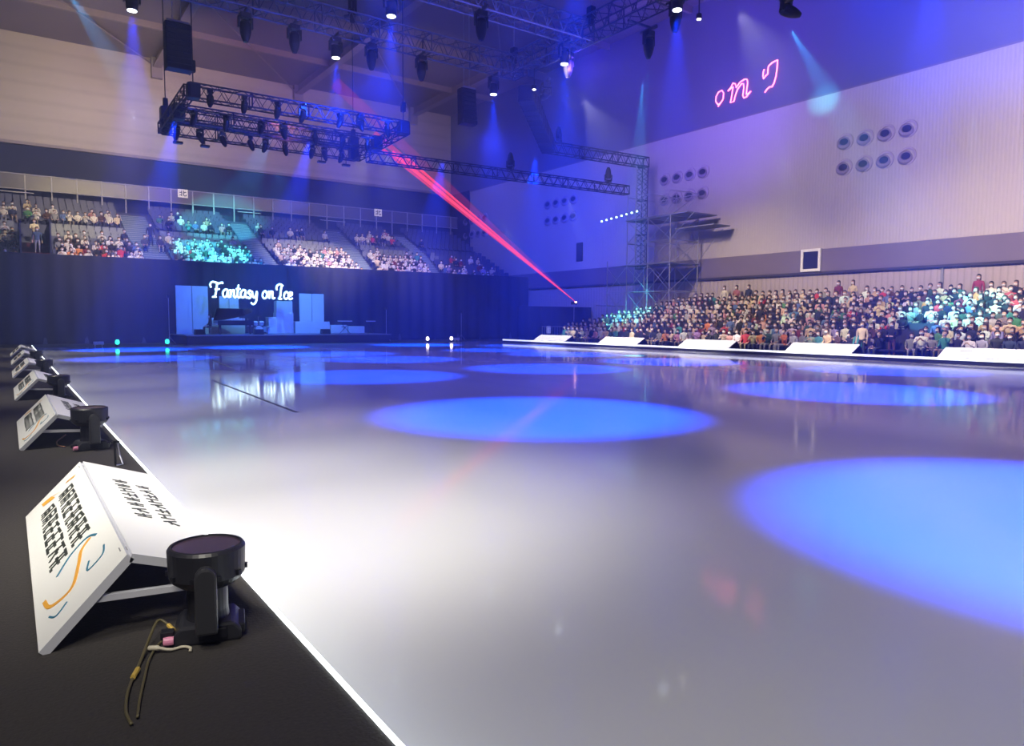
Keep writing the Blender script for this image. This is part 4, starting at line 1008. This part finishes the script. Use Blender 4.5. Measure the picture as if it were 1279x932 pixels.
def hair_mesh(hd, long):
    b = MB(); n = 14; rings = 8
    k = 0
    for i in range(rings+1):
        th = PI*.62*i/rings
        for j in range(n):
            a = 2*PI*j/n; front = max(0, -math.sin(a))
            z = math.cos(th)*.140; rr = math.sin(th)*.128
            if front > .3 and th > PI*.36: rr *= .80; z = max(z, .045)
            if long and front < .3 and i >= rings-2: z -= .13*(i-rings+3)/1.5; rr = .112
            b.v.append((hd.x+rr*math.cos(a)*.92, hd.y+.008+rr*math.sin(a)*1.1, hd.z+z+.01))
    for i in range(rings):
        for j in range(n):
            b.f.append((i*n+j, (i+1)*n+j, (i+1)*n+(j+1) % n, i*n+(j+1) % n)); b.mi.append(0)
    me = bpy.data.meshes.new('hair'); me.from_pydata(b.v, [], b.f); me.materials.append(HAIRM); me.shade_smooth(); return me
def mask_mesh(hd):
    b = MB(); n = 8
    for i in range(5):
        for j in range(n+1):
            a = -PI/2-PI*.42+PI*.84*j/n; z = -.108+.088*i/4; r_ = .100-.028*(abs(i-2.4)/2.4)**2
            b.v.append((hd.x+r_*math.cos(a)*.92, hd.y-.012+r_*math.sin(a)*1.22, hd.z+z))
    for i in range(4):
        for j in range(n): b.f.append((i*(n+1)+j, i*(n+1)+j+1, (i+1)*(n+1)+j+1, (i+1)*(n+1)+j))
    me = bpy.data.meshes.new('face_mask'); me.from_pydata(b.v, [], b.f); me.materials.append(MASK); me.shade_smooth(); return me
pose_list = [
    dict(kind='sit', arm=((.25, -.05, .22), (.17, -.26, .10), (.10, -.33, .09)), lean=.05),
    dict(kind='sit', arm=((.27, -.10, .24), (.12, -.30, .36), (.045, -.34, .43)), lean=.02),
    dict(kind='sit', arm=((.26, -.06, .22), (.15, -.25, .14), (.08, -.31, .14)), lean=.18, foot=.1),
    dict(kind='sit', arm=((.25, -.05, .22), (.17, -.26, .10), (.10, -.33, .09)), one=((.26, -.14, .30), (.2, -.26, .55), (.18, -.28, .64)), lean=-.02),
    dict(kind='sit', arm=((.25, .0, .2), (.24, -.22, .06), (.2, -.31, .04)), lean=-.05, foot=.06),
    dict(kind='stand', arm=((.27, .02, .20), (.28, -.04, -.04), (.28, -.07, -.13))),
    dict(kind='stand', arm=((.27, -.03, .20), (.16, -.24, .16), (.09, -.29, .17)), lean=.03)]
BODY = [make_body(p) for p in pose_list]
HAIRS = [(hair_mesh(h, False), hair_mesh(h, True)) for _, h in BODY]
MASKS = [mask_mesh(h) for _, h in BODY]
PAL = [('white', (.78, .76, .74), 7), ('cream', (.70, .58, .40), 6), ('beige', (.52, .38, .26), 5), ('black', (.012, .012, .016), 16), ('navy', (.015, .02, .06), 11), ('grey', (.25, .25, .27), 5), ('dark brown', (.09, .045, .03), 4),
       ('burgundy', (.20, .02, .04), 2), ('red', (.55, .04, .05), 2), ('pink', (.65, .30, .33), 3), ('teal', (.05, .25, .28), 2), ('blue', (.10, .17, .40), 3), ('light grey', (.5, .5, .52), 5), ('lilac', (.38, .30, .48), 2), ('orange', (.65, .22, .06), 1), ('green', (.08, .25, .10), 1), ('dark green', (.03, .08, .05), 2)]
def pick(rng): return rng.choices(PAL, [p[2] for p in PAL])[0]
def person(i, loc, rz, colr, long, label, group, sc=1.0, mask=True, parts=True):
    nm, hd = BODY[i]
    t = bpy.data.objects.new('person', nm); COL.objects.link(t); t.location = loc; t.rotation_euler = (0, 0, rz); t.scale = (sc, sc, sc); t.color = (*colr, 1)
    if parts:
        h = bpy.data.objects.new('hair', HAIRS[i][1 if long else 0]); COL.objects.link(h); h.parent = t
        if mask: m_ = bpy.data.objects.new('face_mask', MASKS[i]); COL.objects.link(m_); m_.parent = t
    tag(t, label, 'person', group); return t
ORD = ['first', 'second', 'third', 'fourth', 'fifth', 'sixth', 'seventh', 'eighth', 'ninth', 'tenth']
def ordn(n):
    return '%d%s' % (n, 'th' if 10 <= n % 100 <= 20 else {1: 'st', 2: 'nd', 3: 'rd'}.get(n % 10, 'th'))
# named standing figures
STG = 'standing people in the right stand'
SPEC = [((42.3, 25.0, 2.55), 5, (.16, .02, .05), 'person in long burgundy coat standing at the top of the right stand'),
        ((34.75, 19.2, 0.02), 5, (.55, .42, .30), 'person in long beige coat standing at the front edge between the two nearest boards'),
        ((35.3, 18.0, .02), 6, (.012, .014, .04), 'staff member in black standing in the dark aisle beside the beige coat'),
        ((42.2, 33.6, 2.55), 5, (.65, .6, .5), 'person in pale top standing at the back wall, left of two others'),
        ((42.3, 32.6, 2.55), 6, (.35, .12, .15), 'person in reddish top standing at the back wall, middle of three'),
        ((42.3, 31.6, 2.55), 5, (.02, .03, .09), 'person in navy coat standing at the back wall, right of the three'),
        ((36.1, 28.2, .33), 6, (.12, .18, .33), 'person in blue-grey coat standing in the front rows of right stand'),
        ((37.6, 27.2, 1.0), 5, (.012, .012, .03), 'person in black standing midway up the right stand'),
        ((42.2, 24.0, 2.55), 6, (.6, .5, .3), 'person in yellowish top standing high in the right stand'),
        ((42.2, 17.1, 2.55), 5, (.30, .03, .08), 'person in crimson top standing at the back wall behind the cyan light')]
for loc, i, c, lb in SPEC: person(i, loc, -PI/2, c, True, lb, STG)
person(6, (1.9, 63.6, 7.2), 0, (.7, .62, .4), False, 'person in pale yellow shirt standing in the entrance gap of far stand', 'standing people in the far stand')
person(5, (1.9, 59.3, 6.2), 0, (.06, .10, .18), True, 'person in dark blue coat standing low in the red carpeted entrance', 'standing people in the far stand')
person(5, (9.6, 63.8, 7.55), 0, (.02, .02, .04), True, 'person in black with pale trousers on the left stairway of far stand', 'standing people in the far stand')
person(0, (11.9, 54.4, .72), -PI/2, (.01, .012, .04), True, 'dark silhouette of a person seated at the piano', 'people on stage')
# seated crowd of the right stand
seats_r = []
rng = random.Random(21)
GAPS = [(17.3, 18.6)]
for k in range(RN):
    y = 9.3+k*.55+rng.uniform(0, .3); idx = 0
    while y < row_end(k):
        if not any(a < y < b and k < 4 for a, b in GAPS) and rng.random() > .02:
            if all((Vector((RX0+k*RDX+.4, y))-Vector(s[0][:2])).length > .55 for s in SPEC):
                idx += 1; seats_r.append((k, y, idx))
        y += .49+rng.uniform(0, .06)
seats_r.sort(key=lambda s: math.hypot(RX0+s[0]*RDX, s[1]))
indiv = seats_r[:285]; rest = seats_r[285:]
bench = MB()
for k in range(RN):
    x = RX0+k*RDX; b_ = .02+k*RZ
    bench.box((x+.30, ya, b_+.36), (x+.70, row_end(k)+.4, b_+.42)); bench.box((x+.70, ya, b_+.36), (x+.74, row_end(k)+.4, b_+.78))
    yy = ya+.3
    while yy < row_end(k): bench.box((x+.45, yy, b_), (x+.5, yy+.05, b_+.36)); yy += 1.5
tag(bench.build('bench_seating', mat('bench_dark', (.03, .03, .06), .6)), 'dark rows of bench seating under the spectators of the right stand', 'seating', kind='stuff')
rowseen = {}
bd = ['before the nearest lettered board', 'behind the second nearest board', 'behind the middle board', 'behind the fourth board', 'behind the farthest board']
for k, y, idx in sorted(indiv, key=lambda s: (s[0], s[1])):
    rowseen[k] = rowseen.get(k, 0)+1
    cn, c, _ = pick(rng); long = rng.random() < .6; i = rng.choice([0, 0, 1, 1, 2, 3, 4])
    hz_ = rng.uniform(.90, 1.08)
    person(i, (RX0+k*RDX+.50+rng.uniform(-.08, .05), y, .02+k*RZ-.03), -PI/2+rng.uniform(-.55, .55), [min(1, q*rng.uniform(.8, 1.15)) for q in c], long,
           'spectator, %s top, %s hair, %s row of the right stand, %s from right' % (cn, 'long' if long else 'short', ORD[k], ordn(rowseen[k])), 'seated spectators in the right stand', hz_)
# remaining crowd, one object
parts_v = []; parts_f = []; parts_c = []; voff = 0
def low_poly(i):
    nm, hd = BODY[i]
    o = bpy.data.objects.new('tmp', nm); COL.objects.link(o); dc = o.modifiers.new('d', 'DECIMATE'); dc.ratio = .22
    dg = bpy.context.evaluated_depsgraph_get(); me = bpy.data.meshes.new_from_object(o.evaluated_get(dg)); bpy.data.objects.remove(o)
    me.calc_loop_triangles()
    vv = np.empty(len(me.vertices)*3); me.vertices.foreach_get('co', vv); vv = vv.reshape(-1, 3)
    tri = np.array([t_.vertices[:] for t_ in me.loop_triangles]); mi = np.array([t_.material_index for t_ in me.loop_triangles])
    out = [(vv, tri, mi)]
    for j in (0, 1):
        hm = HAIRS[i][j]; hv = np.array([q.co[:] for q in hm.vertices]); hf = []
        for p in hm.polygons: a_ = p.vertices[:]; hf += [(a_[0], a_[1], a_[2]), (a_[0], a_[2], a_[3])]
        out.append((hv, np.array(hf), np.full(len(hf), 4)))
    mm = MASKS[i]; hv = np.array([q.co[:] for q in mm.vertices]); hf = []
    for p in mm.polygons: a_ = p.vertices[:]; hf += [(a_[0], a_[1], a_[2]), (a_[0], a_[2], a_[3])]
    out.append((hv, np.array(hf), np.full(len(hf), 5)))
    return out
LOW = [low_poly(i) for i in range(5)]
LOWERC = [(.02, .02, .03), (.03, .04, .08), (.25, .2, .15), (.012, .012, .012), (.3, .3, .32)]
def add_person(loc, rz, c, i, long, sc=1.0):
    global voff
    L_ = LOW[i]; ca, sa = math.cos(rz)*sc, math.sin(rz)*sc; tro = rng.choice(LOWERC); hair = rng.choice([(.012, .01, .01), (.03, .018, .012), (.07, .035, .02)])
    tab = np.array([(.62, .40, .30), c, tro, (.02, .02, .02), hair, (.85, .87, .88)])
    for vv, tri, mi in (L_[0], L_[2 if long else 1], L_[3]):
        w_ = np.empty_like(vv); w_[:, 0] = vv[:, 0]*ca-vv[:, 1]*sa+loc[0]; w_[:, 1] = vv[:, 0]*sa+vv[:, 1]*ca+loc[1]; w_[:, 2] = vv[:, 2]*sc+loc[2]
        parts_v.append(w_); parts_f.append(tri+voff); parts_c.append(tab[mi]); voff += len(vv)
for k, y, idx in rest:
    cn, c, _ = pick(rng); add_person((RX0+k*RDX+.50, y, .02+k*RZ-.03), -PI/2+rng.uniform(-.3, .3), c, rng.randint(0, 4), rng.random() < .6, rng.uniform(.94, 1.04))
PALL = PAL
for r_ in range(NR):
    yb_ = Y0+r_*DY+.42; z = Z0+r_*DZ
    x = -11.5
    while x < 40.5:
        sect = 0 if x < 2 else 1 if x < 9.5 else 2 if x < 18 else 3 if x < 26.5 else 4 if x < 33.5 else 5
        if r_ < 6: pr_ = [.8, .72, .93, .93, .85, .6][sect]*(1 if r_ < 5 else .55)
        elif r_ in (6,): pr_ = .12
        elif r_ in (10, 11): pr_ = [.5, .75, .62, .38, .5, .5][sect]*(1 if r_ == 10 else .5)
        elif r_ == 12: pr_ = .10
        else: pr_ = 0
        if sect == 5: pr_ *= max(0, 1-(x-33.5)/12)
        if not in_aisle(x, yb_) and rng.random() < pr_:
            cn, c, _ = pick(rng)
            if rng.random() < .35: c = (.7, .66, .6)
            add_person((x+rng.uniform(-.08, .08), yb_, z-.03), rng.uniform(-.3, .3), c, rng.randint(0, 4), rng.random() < .5, rng.uniform(.94, 1.05))
        x += .55
for x in (9.0, 10.1): add_person((x, 62.6, 6.9), 0, (.05, .05, .08), 0, True)
V_ = np.concatenate(parts_v); F_ = np.concatenate(parts_f); C_ = np.concatenate(parts_c)
me = bpy.data.meshes.new('spectator_crowd'); me.vertices.add(len(V_)); me.vertices.foreach_set('co', V_.ravel())
me.loops.add(len(F_)*3); me.loops.foreach_set('vertex_index', F_.ravel().astype(np.int32)); me.polygons.add(len(F_))
me.polygons.foreach_set('loop_start', np.arange(0, len(F_)*3, 3, dtype=np.int32)); me.update(calc_edges=True); me.validate()
ca_ = me.color_attributes.new('Col', 'FLOAT_COLOR', 'CORNER'); cc = np.ones((len(F_)*3, 4), dtype=np.float32); cc[:, :3] = np.repeat(C_, 3, axis=0)
if len(me.loops) == len(cc): ca_.data.foreach_set('color', cc.ravel())
me.materials.append(attrcol('crowd_cloth')); me.shade_smooth()
o = bpy.data.objects.new('spectator_crowd', me); COL.objects.link(o)
tag(o, 'distant masked spectators filling the far stand and far rows of the right stand', 'crowd', kind='stuff')

# ------------------------------------------------------------------ haze
HAZE = True
if HAZE:
    hz_m = bpy.data.materials.new('haze'); hz_m.use_nodes = True; nt = hz_m.node_tree; nt.nodes.clear()
    out = nt.nodes.new('ShaderNodeOutputMaterial'); vsn = nt.nodes.new('ShaderNodeVolumeScatter'); vsn.inputs['Density'].default_value = .005; vsn.inputs['Anisotropy'].default_value = .15
    vsn.inputs['Color'].default_value = (.42, .5, 1, 1)
    nt.links.new(vsn.outputs[0], out.inputs['Volume'])
    o = MB().box((-13.9, -5, .3), (42.6, 73.2, 24.4)).build('stage_haze', hz_m); tag(o, 'thin stage haze filling the hall under the trusses', 'haze', kind='stuff')
